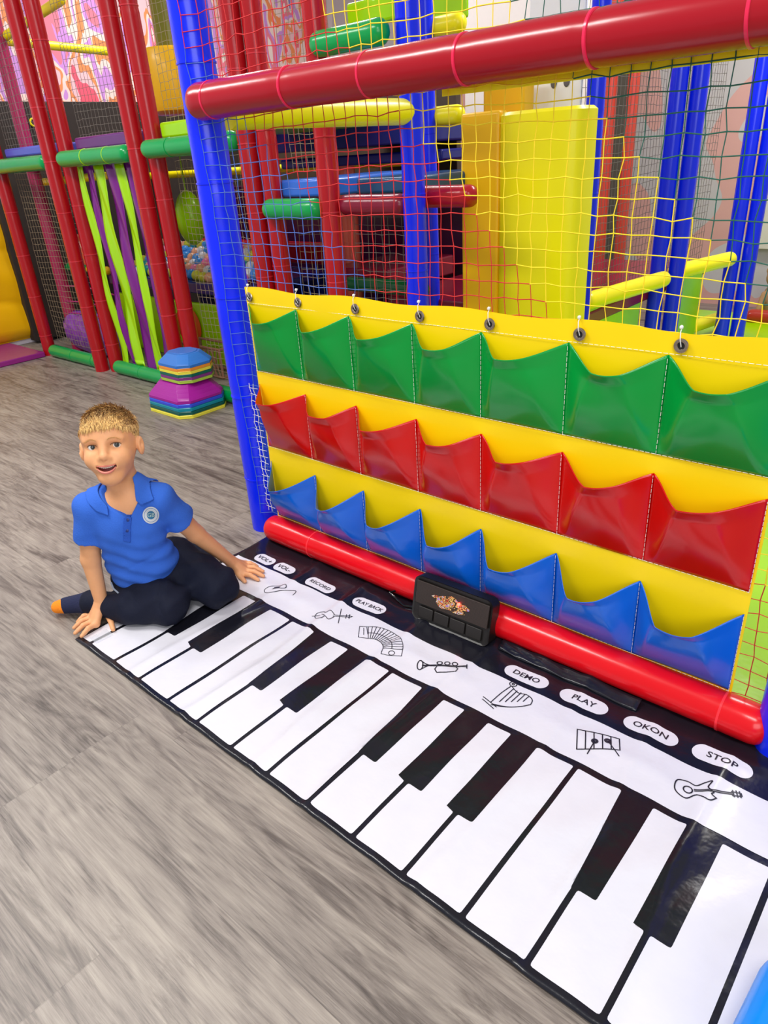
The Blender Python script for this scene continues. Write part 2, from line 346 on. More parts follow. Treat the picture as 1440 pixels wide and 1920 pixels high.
def net(name, y0fn, x0, x1, z0, z1, pitch, r, colfn, mats, label, jit=0.003, axis='x', knot=True, sides=3, parent=None, sag=0.0, holes=None):
    """knotted cord net in a vertical plane; y0fn gives the depth at (x,z)"""
    nx = int(round((x1 - x0) / pitch)); nz = int(round((z1 - z0) / pitch)); lr = np.random.default_rng(abs(hash(label)) % 1000 if False else len(label) * 7 + nx)
    J = lr.normal(0, jit, (nx + 1, nz + 1, 3)); G = np.zeros((nx + 1, nz + 1, 3))
    for i in range(nx + 1):
        for k in range(nz + 1):
            x = x0 + (x1 - x0) * i / nx; z = z0 + (z1 - z0) * k / nz
            x += 0.004 * math.sin(z * 9 + i * .3); z += 0.006 * math.sin(x * 5 + k * .2)
            y = y0fn(x, z); p = (x, y, z) if axis == 'x' else (y, x, z)
            G[i, k] = np.array(p) + J[i, k] * ((1, .3, 1) if axis == 'x' else (.3, 1, 1))
    V = []; F = []; MI = []
    def seg(a, b, mi):
        t = b - a; L = np.linalg.norm(t); t /= L; u = np.cross(t, (0.3, 0.9, 0.2)); u /= np.linalg.norm(u); v = np.cross(u, t)
        base = len(V)
        for p in (a, b):
            for q in range(sides): w = 2 * PI * q / sides; V.append(p + r * (math.cos(w) * u + math.sin(w) * v))
        for q in range(sides): j = (q + 1) % sides; F.append((base + q, base + j, base + sides + j, base + sides + q)); MI.append(mi)
    for i in range(nx + 1):
        for k in range(nz + 1):
            p = G[i, k]
            if holes and holes(p): continue
            for di, dk in ((1, 0), (0, 1)):
                if i + di > nx or k + dk > nz: continue
                q = G[i + di, k + dk]; m = (p + q) / 2; seg(p, q, colfn(m))
            if knot:
                c = colfn(p); b = len(V); s = r * 2.0
                for d in ((s, 0, 0), (-s, 0, 0), (0, s, 0), (0, -s, 0), (0, 0, s), (0, 0, -s)): V.append(p + np.array(d))
                for f in ((0, 2, 4), (2, 1, 4), (1, 3, 4), (3, 0, 4), (2, 0, 5), (1, 2, 5), (3, 1, 5), (0, 3, 5)): F.append(tuple(b + w for w in f)); MI.append(c)
    return mk(name, V, F, mats, parent, True, MI)
def front_y(x, z):
    d = 0.049 ** 2 - (x + 1.572) ** 2
    y = 1.156 + 0.004 * math.sin(x * 7) * math.sin(z * 5)
    if d > 0: y = min(y, 1.174 - math.sqrt(d) - 0.001)
    return y
def band(p):
    s = p[0] + p[2]
    for i, b in enumerate((-0.30, 0.10, 0.49, 0.92, 1.35)):
        if s < b: return (0, 1, 2, 3, 1)[i]
    return 2
NETM = [mat('steel blue cord', S(70, 104, 186), 0.6), mat('red cord', S(205, 30, 34), 0.6), mat('yellow cord', S(255, 218, 30), 0.6), mat('dark green cord', S(24, 92, 76), 0.6)]
o = net('safety_net', front_y, -1.544, -0.138, 0.075, 1.90, 0.029, 0.00098, band, NETM, 'front', jit=0.0016, sides=4)
tag(o, 'rainbow cord net stretched inside the front frame in red yellow blue and green zones', 'net')
# lacing of the net round the left post
mb = MB()
for x0_ in (-1.512, -1.496):
    mb.tube([(x0_ + .002 * math.sin(i * 1.7 + x0_ * 99), 1.141 + .002 * math.sin(i * 2.1), .085 + i * .016) for i in range(25)], 0.0008, 5)
for i in range(19): mb.tube([(-1.524, 1.146, 0.095 + i * .020), (-1.506, 1.139, 0.100 + i * .020 + .003 * math.sin(i * 2)), (-1.484, 1.144, 0.096 + i * .020)], 0.0007, 5)
tag(mb.build('lacing_cord', M_STRING), 'pale lacing cord tying the pocket sheet side to the blue post', 'cord')

# ------------------------------------------------------------------ pocket organizer
SX0, SX1, SZ0, SZ1, SY = -1.478, -0.216, 0.073, 0.7205, 1.146
PO = thing('pocket_organizer', ((SX0 + SX1) / 2, SY, SZ0), 'wide yellow hanging sheet with green, red and blue rows of pockets tied to the net', 'wall organizer')
ox, oy, oz = PO.location
M_SHEET = vinyl('sheet yellow vinyl', S(255, 216, 0), rough=0.42, bump=0.25, bscale=7, st=(1, 1, 1))
def sheet_y(x, z): return SY + 0.0015 * math.sin(x * 17) + 0.0012 * math.sin(z * 23 + x * 4)
V = []; F = []; nx, nz = 120, 60
for s_ in (0, 1):
    for i in range(nx + 1):
        for k in range(nz + 1):
            x = SX0 + (SX1 - SX0) * i / nx; z = SZ0 + (SZ1 - SZ0) * k / nz
            zz = z + (0.0035 * math.sin(x * 21) if k == nz else 0)
            V.append((x - ox, sheet_y(x, z) + s_ * 0.0016 - oy, zz - oz))
for s_ in (0, 1):
    b = s_ * (nx + 1) * (nz + 1)
    for i in range(nx):
        for k in range(nz):
            a = b + i * (nz + 1) + k; f = (a, a + nz + 1, a + nz + 2, a + 1); F.append(f if s_ == 0 else f[::-1])
mk('backing_sheet', V, F, M_SHEET, PO)
CX = [-1.472, -1.294, -1.120, -0.939, -0.767, -0.583, -0.4055, -0.220]
ROWS = [('green', S(0, 148, 56), 0.6815, 0.508, 0.060, 0.034, 1.0), ('red', S(204, 8, 4), 0.472, 0.2945, 0.070, 0.026, 1.2), ('blue', S(8, 98, 208), 0.2490, 0.0775, 0.082, 0.044, 0.95)]
for cname, colr, zt, zb, D, sag, pw in ROWS:
    pm = vinyl(cname + ' pocket vinyl', colr, rough=0.22, bump=0.25, bscale=8, st=(1, 1, 0.5))
    for c in range(7):
        xa, xb = CX[c], CX[c + 1]; w = xb - xa; lr = np.random.default_rng(c * 5 + len(cname))
        k1 = 0.40 + lr.uniform(-.05, .05); k2 = 0.64 + lr.uniform(-.05, .05); Dc = D * lr.uniform(0.88, 1.12); asym = lr.uniform(0.75, 1.0); wf = lr.uniform(0.0015, 0.004); ph = lr.uniform(0, 6)
        NU, NV = 44, 30; V = []; F = []
        def prof(u, v):   # piecewise profile with two creases that run out to the bottom corners
            a = 0.10 + (k1 - 0.10) * v ** 0.9; b = 0.88 + (k2 - 0.88) * v ** 0.9
            sm = lambda t: t * t * (3 - 2 * t) * 0.3 + t * 0.7
            if u < a: return sm(u / a)
            if u > b: return asym * sm((1 - u) / (1 - b))
            q = (u - a) / (b - a); return 1 + (asym - 1) * q + 0.04 * math.sin(PI * q)
        for iv in range(NV + 1):
            v = iv / NV
            for iu in range(NU + 1):
                u = iu / NU; p = prof(u, v); env = v ** (1.05 * pw) * 0.93 + 0.16 * math.sin(PI * min(1, v * 1.25)) * (1 if v < .8 else 0.0 if v > .99 else (1 - v) / .2)
                d = Dc * p * env + wf * math.sin(7 * u + 5 * v + ph) * v * p
                x = xa + w * u + 0.010 * (p * v) * math.sin(PI * u) * (1 if c % 2 else -1) * 0.5
                z = zb + (zt - zb) * v - sag * v ** 3 * (0.55 * p + 0.45 * math.sin(PI * u))
                V.append((x - ox, sheet_y(x, z) - 0.002 - d - oy, z - oz))
        for iv in range(NV):
            for iu in range(NU): a = iv * (NU + 1) + iu; F.append((a, a + 1, a + NU + 2, a + NU + 1))
        po = mk('pocket', V, F, pm, PO); po['label'] = cname + ' vinyl pocket'
        so = po.modifiers.new('thickness', 'SOLIDIFY'); so.thickness = 0.0012; so.offset = -1
mb = MB()
def dashes(a, b, y=-0.0045, dl=0.0075, gap=0.0025, r=0.00042):
    a = np.array(a); b = np.array(b); L = np.linalg.norm(b - a); t = (b - a) / L; q = 0
    while q < L:
        p = a + t * q; e = a + t * min(L, q + dl); mb.tube([(p[0] - ox, SY + y - oy, p[1] - oz), (e[0] - ox, SY + y - oy, e[1] - oz)], r, 4); q += dl + gap
for _, _, zt, zb, *_r in ROWS:
    dashes((SX0 + .004, zb + 0.001), (SX1 - .004, zb + 0.001))
    for x in CX: dashes((x, zb), (x, zt - 0.004))
dashes((SX0 + .004, 0.6835), (SX1 - .004, 0.6835), y=-0.0022, r=0.00045)
mb.build('stitching', mat('white thread', S(250, 245, 235), 0.7), PO)
for i, gx in enumerate((-1.461, -1.282, -1.097, -0.916, -0.747, -0.562, -0.387, -0.235)):
    mb = MB(); R = []
    for a in range(8):
        t = 2 * PI * a / 8; R.append((0.0088 + 0.0032 * math.cos(t), 0.0022 * math.sin(t)))
    rings = [[(r_ * math.cos(2 * PI * q / 24), -0.004 + y_, r_ * math.sin(2 * PI * q / 24)) for q in range(24)] for r_, y_ in R]
    mb.rings(rings, (False, False), closed=True); g = mb.build('grommet', M_METAL, PO); g.location = (gx - ox, SY - oy, 0.6985 - oz)
    mb = MB(); mb.lathe([(0.0058, -0.0012), (0.0058, 0.0012)], axis='y', n=16); mb.build('eyelet_hole', M_BLK, g).location = (0, -0.0022, 0)
    mb = MB(); mb.tube([(0, -0.003, -0.002), (-0.001, -0.008, 0.010), (-0.003, -0.005, 0.022), (-0.004, 0.004, 0.030)], 0.0008, 6)
    mb.lathe([(0.0004, -0.003), (0.0030, -0.001), (0.0030, 0.002), (0.0004, 0.004)], (-0.004, -0.001, 0.028), 8); mb.build('string_tie', M_STRING, g)

# ------------------------------------------------------------------ piano mat
MX0, MX1, MY0, MY1 = -1.507, 0.075, 0.509, 1.125
def mz(x, y):
    z = 0.0045 + 0.0016 * (math.sin(x * 31 + y * 9) * math.sin(y * 17 + 1) + 1) * 0.6 + 0.0012 * math.sin(x * 55 + 3 * math.sin(y * 12))
    for cx, a in ((-1.075, .006), (-0.86, .004), (-0.70, .005), (-0.46, .003), (-0.30, .003), (-1.27, .004), (-0.17, .004)):
        z += a * math.exp(-((x - cx - 0.012 * math.sin(y * 7 + cx * 9)) / 0.011) ** 2)
    z += 0.0045 * math.exp(-((y - 1.075 - 0.01 * math.sin(x * 9)) / 0.014) ** 2) * (0.5 + 0.5 * math.sin(x * 6 + 1)) + 0.003 * math.exp(-((y - 0.945) / .02) ** 2) * (0.5 + 0.5 * math.sin(x * 14))
    return max(z, 0.001)
def vshine(name, col, rough, bump=0.5): return mat(name, col, rough, bump, 26, coat=0.1, spec=0.35, stretch=(1, 1, 1))
M_MB = vshine('black mat vinyl', S(24, 24, 32), 0.24, 0.5); M_MW = vshine('white mat vinyl', S(222, 220, 228), 0.26, 0.4)
PM = thing('piano_mat', (MX0, MY0, 0), 'black and white vinyl piano keyboard mat spread on the wood floor', 'floor piano')
def drape(polys, lift, name, m, parent=PM, cell=0.012, thick=False, tris=False):
    """flat outlines in mat coordinates, cut on a grid and laid over the folds of the mat"""
    bm = bmesh.new()
    for P in polys:
        vs_ = [bm.verts.new((p[0], p[1], 0)) for p in P]
        try: f = bm.faces.new(vs_)
        except Exception: continue
    if not tris: bmesh.ops.triangulate(bm, faces=bm.faces[:])
    xs = [v.co.x for v in bm.verts]; ys = [v.co.y for v in bm.verts]
    for ax, lo, hi, cell, o0 in ((0, min(xs), max(xs), (MX1 - MX0) / 190, MX0), (1, min(ys), max(ys), (MY1 - MY0) / 76, MY0)):
        c = o0 + math.ceil((lo - o0) / cell + 1e-6) * cell
        while c < hi - 1e-6:
            co = [0, 0, 0]; no = [0, 0, 0]; co[ax] = c; no[ax] = 1
            bmesh.ops.bisect_plane(bm, geom=bm.verts[:] + bm.edges[:] + bm.faces[:], plane_co=co, plane_no=no, dist=1e-6); c += cell
    for v in bm.verts: v.co = (v.co.x - MX0, v.co.y - MY0, mz(v.co.x, v.co.y) + lift)
    bmesh.ops.recalc_face_normals(bm, faces=bm.faces)
    for f in bm.faces:
        if f.normal.z < 0: f.normal_flip()
    me = bpy.data.meshes.new(name); bm.to_mesh(me); bm.free(); return link(name, me, m, parent)
# base cloth, corners slightly rounded, underside closed by a skirt
nx, ny = 190, 76; V = []; F = []
for i in range(nx + 1):
    for j in range(ny + 1):
        x = MX0 + (MX1 - MX0) * i / nx; y = MY0 + (MY1 - MY0) * j / ny; V.append((x - MX0, y - MY0, mz(x, y)))
for i in range(nx):
    for j in range(ny): a = i * (ny + 1) + j; F.append((a, a + ny + 1, a + ny + 2, a + 1))
base = mk('mat_cloth', V, F, M_MB, PM); so = base.modifiers.new('thickness', 'SOLIDIFY'); so.thickness = 0.001; so.offset = -1
seps = [-1.455, -1.347, -1.243, -1.133, -1.030, -0.920, -0.815, -0.707, -0.600, -0.493, -0.382, -0.275, -0.165, -0.057]
blk = {-1.347, -1.243, -1.030, -0.920, -0.707, -0.600, -0.493, -0.275, -0.165}
KY0, KY1, KB = 0.5235, 0.872, 0.662
def rounded(P, r=0.006, n=3):
    out = []; k = len(P)
    for i in range(k):
        p0, p, p1 = np.array(P[i - 1]), np.array(P[i]), np.array(P[(i + 1) % k])
        a = (p0 - p) / np.linalg.norm(p0 - p); b = (p1 - p) / np.linalg.norm(p1 - p); q0 = p + a * r; q1 = p + b * r
        for s_ in range(n + 1): t = s_ / n; out.append(tuple((1 - t) ** 2 * q0 + 2 * t * (1 - t) * p + t * t * q1))
    return out
edges = [MX0 + 0.012] + seps + [MX1 - 0.004]
for i in range(len(edges) - 1):
    a, b = edges[i], edges[i + 1]; l = a + (0.0045 if i else 0); r_ = b - 0.0045
    P = [(l, KY0), (r_, KY0)]
    if b in blk: P += [(r_, KB), (b - 0.022, KB), (b - 0.022, KY1)]
    else: P += [(r_, KY1)]
    if a in blk: P += [(a + 0.033, KY1), (a + 0.033, KB), (l, KB)]
    else: P += [(l, KY1)]
    drape([rounded(P, 0.004, 2)], 0.0008, 'white_key', M_MW)
drape([[(MX0 + .012, 0.886), (MX1 - .004, 0.886), (MX1 - .004, 0.999), (MX0 + .012, 0.999)]], 0.0008, 'white_strip', M_MW)
M_INK = mat('black ink', S(30, 30, 38), 0.4)
def textmesh(txt, cx, cy, size, name, m, parent, lift=0.0012, sx=1.0):
    cu = bpy.data.curves.new('t', 'FONT'); cu.body = txt; cu.size = size; cu.align_x = 'CENTER'; cu.align_y = 'CENTER'; cu.offset = size * 0.012; cu.resolution_u = 3
    t = bpy.data.objects.new('t', cu); COL.objects.link(t); dg = bpy.context.evaluated_depsgraph_get(); me = bpy.data.meshes.new_from_object(t.evaluated_get(dg))
    bpy.data.objects.remove(t); bm = bmesh.new(); bm.from_mesh(me); bmesh.ops.triangulate(bm, faces=bm.faces[:])
    polys = [[(cx + v.co.x * sx, cy + v.co.y) for v in f.verts] for f in bm.faces]; bm.free(); return polys
for txt, x, y, w in (('VOL+', -1.410, 1.026, .072), ('VOL-', -1.328, 1.025, .072), ('RECORD', -1.187, 1.024, .098), ('PLAY BACK', -1.020, 1.030, .100), ('DEMO', -0.577, 1.031, .100), ('PLAY', -0.449, 1.034, .100), ('OKON', -0.315, 1.037, .102), ('STOP', -0.188, 1.041, .102)):
    h = 0.019; P = []
    for q in range(28):
        t = 2 * PI * q / 28; P.append((x + (w / 2 - h) * (1 if math.cos(t) > 0 else -1) + h * math.cos(t), y + h * math.sin(t)))
    pill = drape([P], 0.0008, 'button_pill', M_MW); pill['label'] = 'white button printed ' + txt
    drape(textmesh(txt, x, y, 0.0195 if len(txt) < 5 else 0.0165, 't', M_INK, PM, sx=1.0 if len(txt) > 6 else 1.12), 0.0016, 'lettering', M_INK, cell=0.03).parent = pill
def stroke(lines, w=0.0016):
    out = []
    for L_ in lines:
        for a, b in zip(L_[:-1], L_[1:]):
            a = np.array(a); b = np.array(b); t = b - a; l = np.linalg.norm(t)
            if l < 1e-6: continue
            t /= l; nn = np.array((-t[1], t[0])) * w / 2; e = t * w * 0.4
            out.append([tuple(a - nn - e), tuple(b - nn + e), tuple(b + nn + e), tuple(a + nn - e)])
    return out
def circ(cx, cy, rx, ry=None, n=18, a0=0, a1=2 * PI):
    ry = ry or rx; return [(cx + rx * math.cos(a0 + (a1 - a0) * i / n), cy + ry * math.sin(a0 + (a1 - a0) * i / n)) for i in range(n + 1)]
def spl(P, n=6):
    out = []; P = [np.array(p, float) for p in P]
    for i in range(len(P) - 1):
        p0 = P[max(i - 1, 0)]; p1 = P[i]; p2 = P[i + 1]; p3 = P[min(i + 2, len(P) - 1)]
        for s_ in range(n): t = s_ / n; out.append(tuple(0.5 * ((2 * p1) + (-p0 + p2) * t + (2 * p0 - 5 * p1 + 4 * p2 - p3) * t * t + (-p0 + 3 * p1 - 3 * p2 + p3) * t ** 3)))
    out.append(tuple(P[-1])); return out
def icon(name, x, y, sc, lines, w=1.6, rot=0):
    c, s_ = math.cos(rot), math.sin(rot)
    T = lambda p: (x + sc * (p[0] * c - p[1] * s_), y + sc * (p[0] * s_ + p[1] * c))
    drape(stroke([[T(p) for p in L_] for L_ in lines], w * 0.0012), 0.0016, name, M_INK, cell=0.03)
icon('saxophone_drawing', -1.249, 0.943, 0.040, [spl([(.9, -.5), (1, -.05), (.8, .1), (.2, .05), (-.5, -.25), (-1, -.2), (-1.1, .15), (-.8, .45), (-.2, .5), (.1, .75), (.25, .4), (0, .2), (-.6, .15)]), [(-.5, .3), (-.1, .35)], [(-.55, .22), (-.15, .25)]], rot=.62)
icon('violin_drawing', -1.062, 0.944, 0.039, [spl([(.1, .12), (-.2, .38), (-.45, .2), (-.65, .4), (-1, .3), (-1.12, 0), (-1, -.3), (-.65, -.4), (-.45, -.2), (-.2, -.38), (.1, -.12)]), [(.05, .06), (1, .06)], [(.05, -.06), (1, -.06)], [(1, -.1), (1.25, 0), (1, .1)], [(.85, .2), (.85, -.2)], [(1.05, .22), (1.05, -.22)], [(.45, .7), (.45, -.7)], [(-.7, .12), (-.5, -.1)], [(-1.3, 0), (-.8, 0)]], rot=.63)
ac = [[(math.cos(a) * r_, math.sin(a) * r_ - 1.1) for r_ in (.75, 1.75)] for a in np.linspace(2.3, .55, 15)]
icon('accordion_drawing', -0.908, 0.952, 0.045, ac + [[(math.cos(a) * r_, math.sin(a) * r_ - 1.1) for a in np.linspace(2.3, .55, 24)] for r_ in (.75, 1.75, 1.2)] + [[(math.cos(2.3) * .75, -1.1 + math.sin(2.3) * .75), (-1.0, -.75), (-1.6, .0), (math.cos(2.3) * 1.75, -1.1 + math.sin(2.3) * 1.75)], [(-.9, -.45), (-1.3, 0)], [(-.75, -.3), (-1.2, .12)], [(math.cos(.55) * .75, -1.1 + math.sin(.55) * .75), (.85, -1.1), (1.75, -.6), (math.cos(.55) * 1.75, -1.1 + math.sin(.55) * 1.75)], circ(1.2, -.7, .15)], w=1.3)
icon('trumpet_drawing', -0.738, 0.947, 0.047, [circ(-.95, .1, .13, .3), spl([(-.92, .38), (-.6, .12), (-.2, .07), (1.2, .07)]), spl([(-.92, -.2), (-.6, .02), (-.2, .0), (1.2, .0)]), [(-.85, .1), (-.4, .06)], [(-.8, .04), (-.4, .03)], [(-.15, .0), (-.25, -.2), (-.15, -.42), (.7, -.42), (.8, -.2), (.7, 0)], circ(-.05, .22, .12), circ(.3, .22, .12), circ(.65, .22, .12), [(1.2, .15), (1.2, -.08)]], w=2.0, rot=.58)
icon('harp_drawing', -0.570, 0.953, 0.046, [[(-.9, -.75), (-.2, -.95)], [(-.95, -.6), (-.15, -.8)], spl([(-.5, -.7), (-.45, .1), (-.35, .75)]), spl([(-.35, .75), (.1, .55), (.5, .65), (.85, .5), (.95, .2)]), spl([(.95, .2), (.7, -.1), (.2, -.5), (-.4, -.75)]), spl([(.9, .15), (.65, -.15), (.15, -.55), (-.4, -.82)]), circ(-.35, .9, .16), circ(-.35, .9, .05)] + [[(-.38 + i * .2, .62), (-.42 + i * .2, -.6 + i * .16)] for i in range(1, 6)], w=1.7)
icon('xylophone_drawing', -0.378, 0.951, 0.042, [[(-.9 + i * .36, .62 - i * .05), (-.54 + i * .36, .57 - i * .05), (-.54 + i * .36, -.55 + i * .05), (-.9 + i * .36, -.6 + i * .05), (-.9 + i * .36, .62 - i * .05)] for i in range(5)] + [circ(-.15, -.05, .07), circ(-.15, -.05, .13), circ(.4, .1, .13), circ(.4, .1, .07), [(-.15, -.05), (-.45, -.8)], [(.4, .1), (.85, -.7)]], w=1.8, rot=.45)
icon('guitar_drawing', -0.188, 0.957, 0.042, [spl([(.35, -.35), (.05, -.5), (-.35, -.25), (-.8, -.45), (-1.15, -.1), (-1.0, .4), (-.6, .42), (-.3, .25), (.05, .42), (.35, .5), (.15, .2), (.2, .02), (.3, -.1), (.2, -.2), (.35, -.35)]), circ(-.65, -.02, .17), [(-.4, .03), (1.0, .03)], [(-.4, -.05), (1.0, -.05)], [(1, .09), (1.35, .06), (1.35, -.08), (1, -.11)], [(1.05, .16), (1.05, -.16)], [(1.18, .16), (1.18, -.16)], [(1.3, .15), (1.3, -.15)]], w=1.9, rot=.50)
# clear repair tape patch at the front left
drape([[(-1.475, 0.53), (-1.44, 0.53), (-1.44, 0.575), (-1.475, 0.575)]], 0.0018, 'clear_tape', mat('clear tape', S(225, 228, 235), 0.15, alpha=0.35))

# ------------------------------------------------------------------ sound unit leaning on the red bar
SP = thing('sound_module', (-0.798, 1.056, 0.008), 'black plastic speaker box with a red light leaning on the red bar', 'speaker')
SP.rotation_euler = (math.radians(-13), 0, math.radians(2))
w, h, d = 0.106, 0.112, 0.030
def rbox(w, h, d, r=0.018, n=6, y0=0.0):
    P = []
    for cx, cz, a0 in ((w - r, h - r, 0), (-w + r, h - r, PI / 2), (-w + r, r, PI), (w - r, r, 1.5 * PI)):
        for i in range(n + 1): a = a0 + PI / 2 * i / n; P.append((cx + r * math.cos(a), cz + r * math.sin(a)))
    cxm, czm = 0, h / 2
    def ring(y, k): return [(p[0] - (k if p[0] > 0 else -k), y, p[1] - (k if p[1] > czm else -k)) for p in P]
    return MB().rings([ring(y0 + .003, .003), ring(y0, .0), ring(y0 + d, 0), ring(y0 + d + .003, .003)][0:4])
M_SPK = mat('black speaker plastic', S(26, 22, 20), 0.38, 0.05, 300)
rbox(w, h, d).build('housing', M_SPK, SP)
gm, nt, b, N, Lk = nodes('perforated grille'); tc = N('ShaderNodeTexCoord'); vo = N('ShaderNodeTexVoronoi'); vo.inputs['Scale'].default_value = 330; vo.inputs['Randomness'].default_value = 0.1; Lk(tc.outputs['Object'], vo.inputs['Vector'])
rp = N('ShaderNodeValToRGB'); rp.color_ramp.elements[0].position = 0.25; rp.color_ramp.elements[0].color = S(8, 8, 8); rp.color_ramp.elements[1].position = 0.4; rp.color_ramp.elements[1].color = S(52, 40, 34); Lk(vo.outputs['Distance'], rp.inputs[0]); Lk(rp.outputs[0], b.inputs['Base Color']); b.inputs['Roughness'].default_value = 0.5
MB().box((-w + .008, -0.0022, 0.044), (w - .008, 0.002, h - .012)).build('grille', gm, SP, True, 0.001)
pm_, nt, b, N, Lk = nodes('coloured print'); tc = N('ShaderNodeTexCoord'); no = N('ShaderNodeTexNoise'); no.inputs['Scale'].default_value = 120; no.inputs['Detail'].default_value = 2; Lk(tc.outputs['Object'], no.inputs['Vector'])
rp = N('ShaderNodeValToRGB'); rp.color_ramp.interpolation = 'CONSTANT'; e = rp.color_ramp.elements; e[0].color = S(60, 36, 24); e[1].position = 0.44; e[1].color = S(230, 190, 110)
for p_, c_ in ((.49, S(200, 60, 40)), (.53, S(60, 40, 30)), (.57, S(220, 200, 170)), (.62, S(150, 110, 190))): q = e.new(p_); q.color = c_
Lk(no.outputs['Fac'], rp.inputs[0]); Lk(rp.outputs[0], b.inputs['Base Color']); b.inputs['Roughness'].default_value = 0.4
mb = MB(); P = []
for q in range(28):
    t = 2 * PI * q / 28; k = 1 + .14 * math.sin(5 * t) + .08 * math.sin(9 * t + 1); P.append((0.046 * math.cos(t) * k, 0.070 + 0.017 * math.sin(t) * k))
mb.rings([[(p[0], -0.0023, p[1]) for p in P], [(p[0], -0.0032, p[1]) for p in P]]); mb.build('display_print', pm_, SP, False)
g = mat('red light', (1, 0.03, 0.02, 1), 0.3, emis=14); mb = MB(); mb.lathe([(0.0005, -0.004), (0.0026, -0.0036), (0.0034, -0.002), (0.0034, 0.002)], (0.0, -0.003, 0), 16, axis='y'); o = mb.build('indicator_light', g, SP); o.location = (0.022, -0.001, 0.079); o.rotation_euler = (0, 0, 0); o['label'] = 'glowing red indicator light'
for i in range(4): MB().box((-0.086 + i * 0.044, -0.0026, 0.010), (-0.086 + i * 0.044 + 0.040, 0.001, 0.038)).build('button', mat('button black', S(34, 30, 28), 0.5), SP, True, 0.002)
mb = MB(); mb.tube([(-0.915, 1.088, .010), (-0.945, 1.075, .012), (-0.975, 1.082, .016), (-1.0, 1.088, .022), (-0.985, 1.092, .03)], [.004, .003, .003, .004, .003], 8); tag(mb.build('plastic_sleeve', mat('glossy black film', S(20, 20, 20), 0.08, 0.5, 60)), 'crumpled glossy black film beside the left of the speaker box', 'film')
V = []; F = []
for i in range(31):
    for j in range(7):
        x = -0.672 + i * 0.0105; y = 1.068 + j * 0.0045; V.append((x, y, mz(x, y) + 0.002 + 0.010 * (j / 6) + 0.004 * abs(math.sin(i * .55 + j)) * (1 - i / 34)))
for i in range(30):
    for j in range(6): a = i * 7 + j; F.append((a, a + 7, a + 8, a + 1))
o = mk('mat_flap', V, F, M_MB, None); so = o.modifiers.new('thickness', 'SOLIDIFY'); so.thickness = 0.001
tag(o, 'crumpled black edge of vinyl folded under the red bar right of the speaker', 'vinyl flap')
# blue toy at the right edge, resting on the mat
T = SDF(); T.cap((0.023, 0.56, 0.040), (0.023, 0.672, 0.040), 0.062, 0.055, k=.01); T.cap((0.12, 0.52, 0.05), (0.12, 0.66, 0.05), 0.06, k=.05); T.ell((0.06, 0.60, 0.10), (0.05, 0.07, 0.02), k=.02)
T.fn(lambda p: 0.0095 - p[..., 2], (-.2, .3, -.1), (.3, .8, .2), k=.003, kind='&')
tag(T.mesh('foam_block', 0.004, vinyl('bright blue vinyl', S(0, 145, 255))), 'rounded bright blue plastic toy at the lower right corner of the mat', 'toy')
# ------------------------------------------------------------------ play structure behind
def post(x, y, m, label, z1=2.2, r=0.037, ties=True, cat='post', group=None, z0=0.0, ph=0.0):
    t = [0.12 + ph + 0.235 * i for i in range(int((z1 - z0) / 0.235))] if ties else []
    return foam_bar('padded_post', (x, y, z0), (x, y, z1), r, m, label, cat, ties=t, ends=(0, 0), seg=24, group=group, tie_mat=vinyl('pale red tie', S(206, 48, 60)) if m is M_RED else None)
post(-4.51, 1.91, M_RED, 'red padded post nearest the yellow wall pad')
post(-4.43, 2.06, vinyl('raspberry vinyl', S(170, 40, 84)), 'raspberry padded post just behind the red post by the yellow wall pad')
post(-3.82, 1.88, M_RED, 'left red post of the pair between the purple sack bay and the strip curtain')
post(-3.74, 1.93, M_RED, 'right red post of the pair at the left edge of the strip curtain', ph=.03)
post(-3.05, 1.89, M_RED, 'left red post of the pair at the right edge of the strip curtain', ph=.02)
post(-2.965, 1.93, M_RED, 'right red post of the pair behind the stack of stepping stones', ph=.05)
post(-2.305, 1.895, M_RED, 'left red post of the pair seen through the net beside the big blue post')
post(-2.235, 1.93, M_RED, 'right red post of the pair seen through the net beside the short green bar', ph=.04)
post(-1.915, 1.91, M_RED, 'single red post between the short green bar and the dark red bar')
post(-1.565, 1.945, M_BLUE, 'blue padded post touched by the round end of the yellow bar', ph=.05)
post(-2.02, 2.62, M_BLUE, 'slimmer blue post just right of the yellow bar end', r=0.032)
post(-3.35, 2.75, vinyl('plum red vinyl', S(120, 20, 60)), 'dark plum post inside the structure behind the yellow drum', ties=False, z0=1.16)
post(-3.02, 2.62, M_CORAL, 'pinkish post high behind the crimson bar near the window gap', ties=False, z0=1.12)
post(-2.60, 2.62, M_RED, 'red post standing on the upper deck behind the net', ties=False, z0=1.12)
post(-2.78, 2.9, M_CORAL, 'coral ribbed post deep inside behind the single red post', r=0.05, z1=1.0)
post(-2.66, 2.62, vinyl('orange red vinyl', S(222, 70, 60)), 'orange red post low behind the short green bar', z1=0.82, r=0.03)
G3 = 'green padded bars on the facade'
foam_bar('padded_bar', (-4.42, 1.90, 0.037), (-3.86, 1.90, 0.037), 0.036, M_GREEN, 'green floor bar below the purple sack', 'bar', ties=[0.26, 0.5], group=G3, seg=24)
foam_bar('padded_bar', (-3.66, 1.90, 0.037), (-3.11, 1.90, 0.037), 0.036, M_GREEN, 'green floor bar under the hanging strips', 'bar', ties=[0.24], group=G3, seg=24)
foam_bar('padded_bar', (-2.90, 1.90, 0.037), (-2.37, 1.90, 0.037), 0.036, M_GREEN, 'green floor bar partly hidden behind the stack and the big blue post', 'bar', group=G3, seg=24)
foam_bar('padded_bar', (-4.46, 1.87, 1.06), (-3.86, 1.87, 1.06), 0.036, M_GREEN, 'green deck edge bar furthest left', 'bar', group=G3, seg=24)
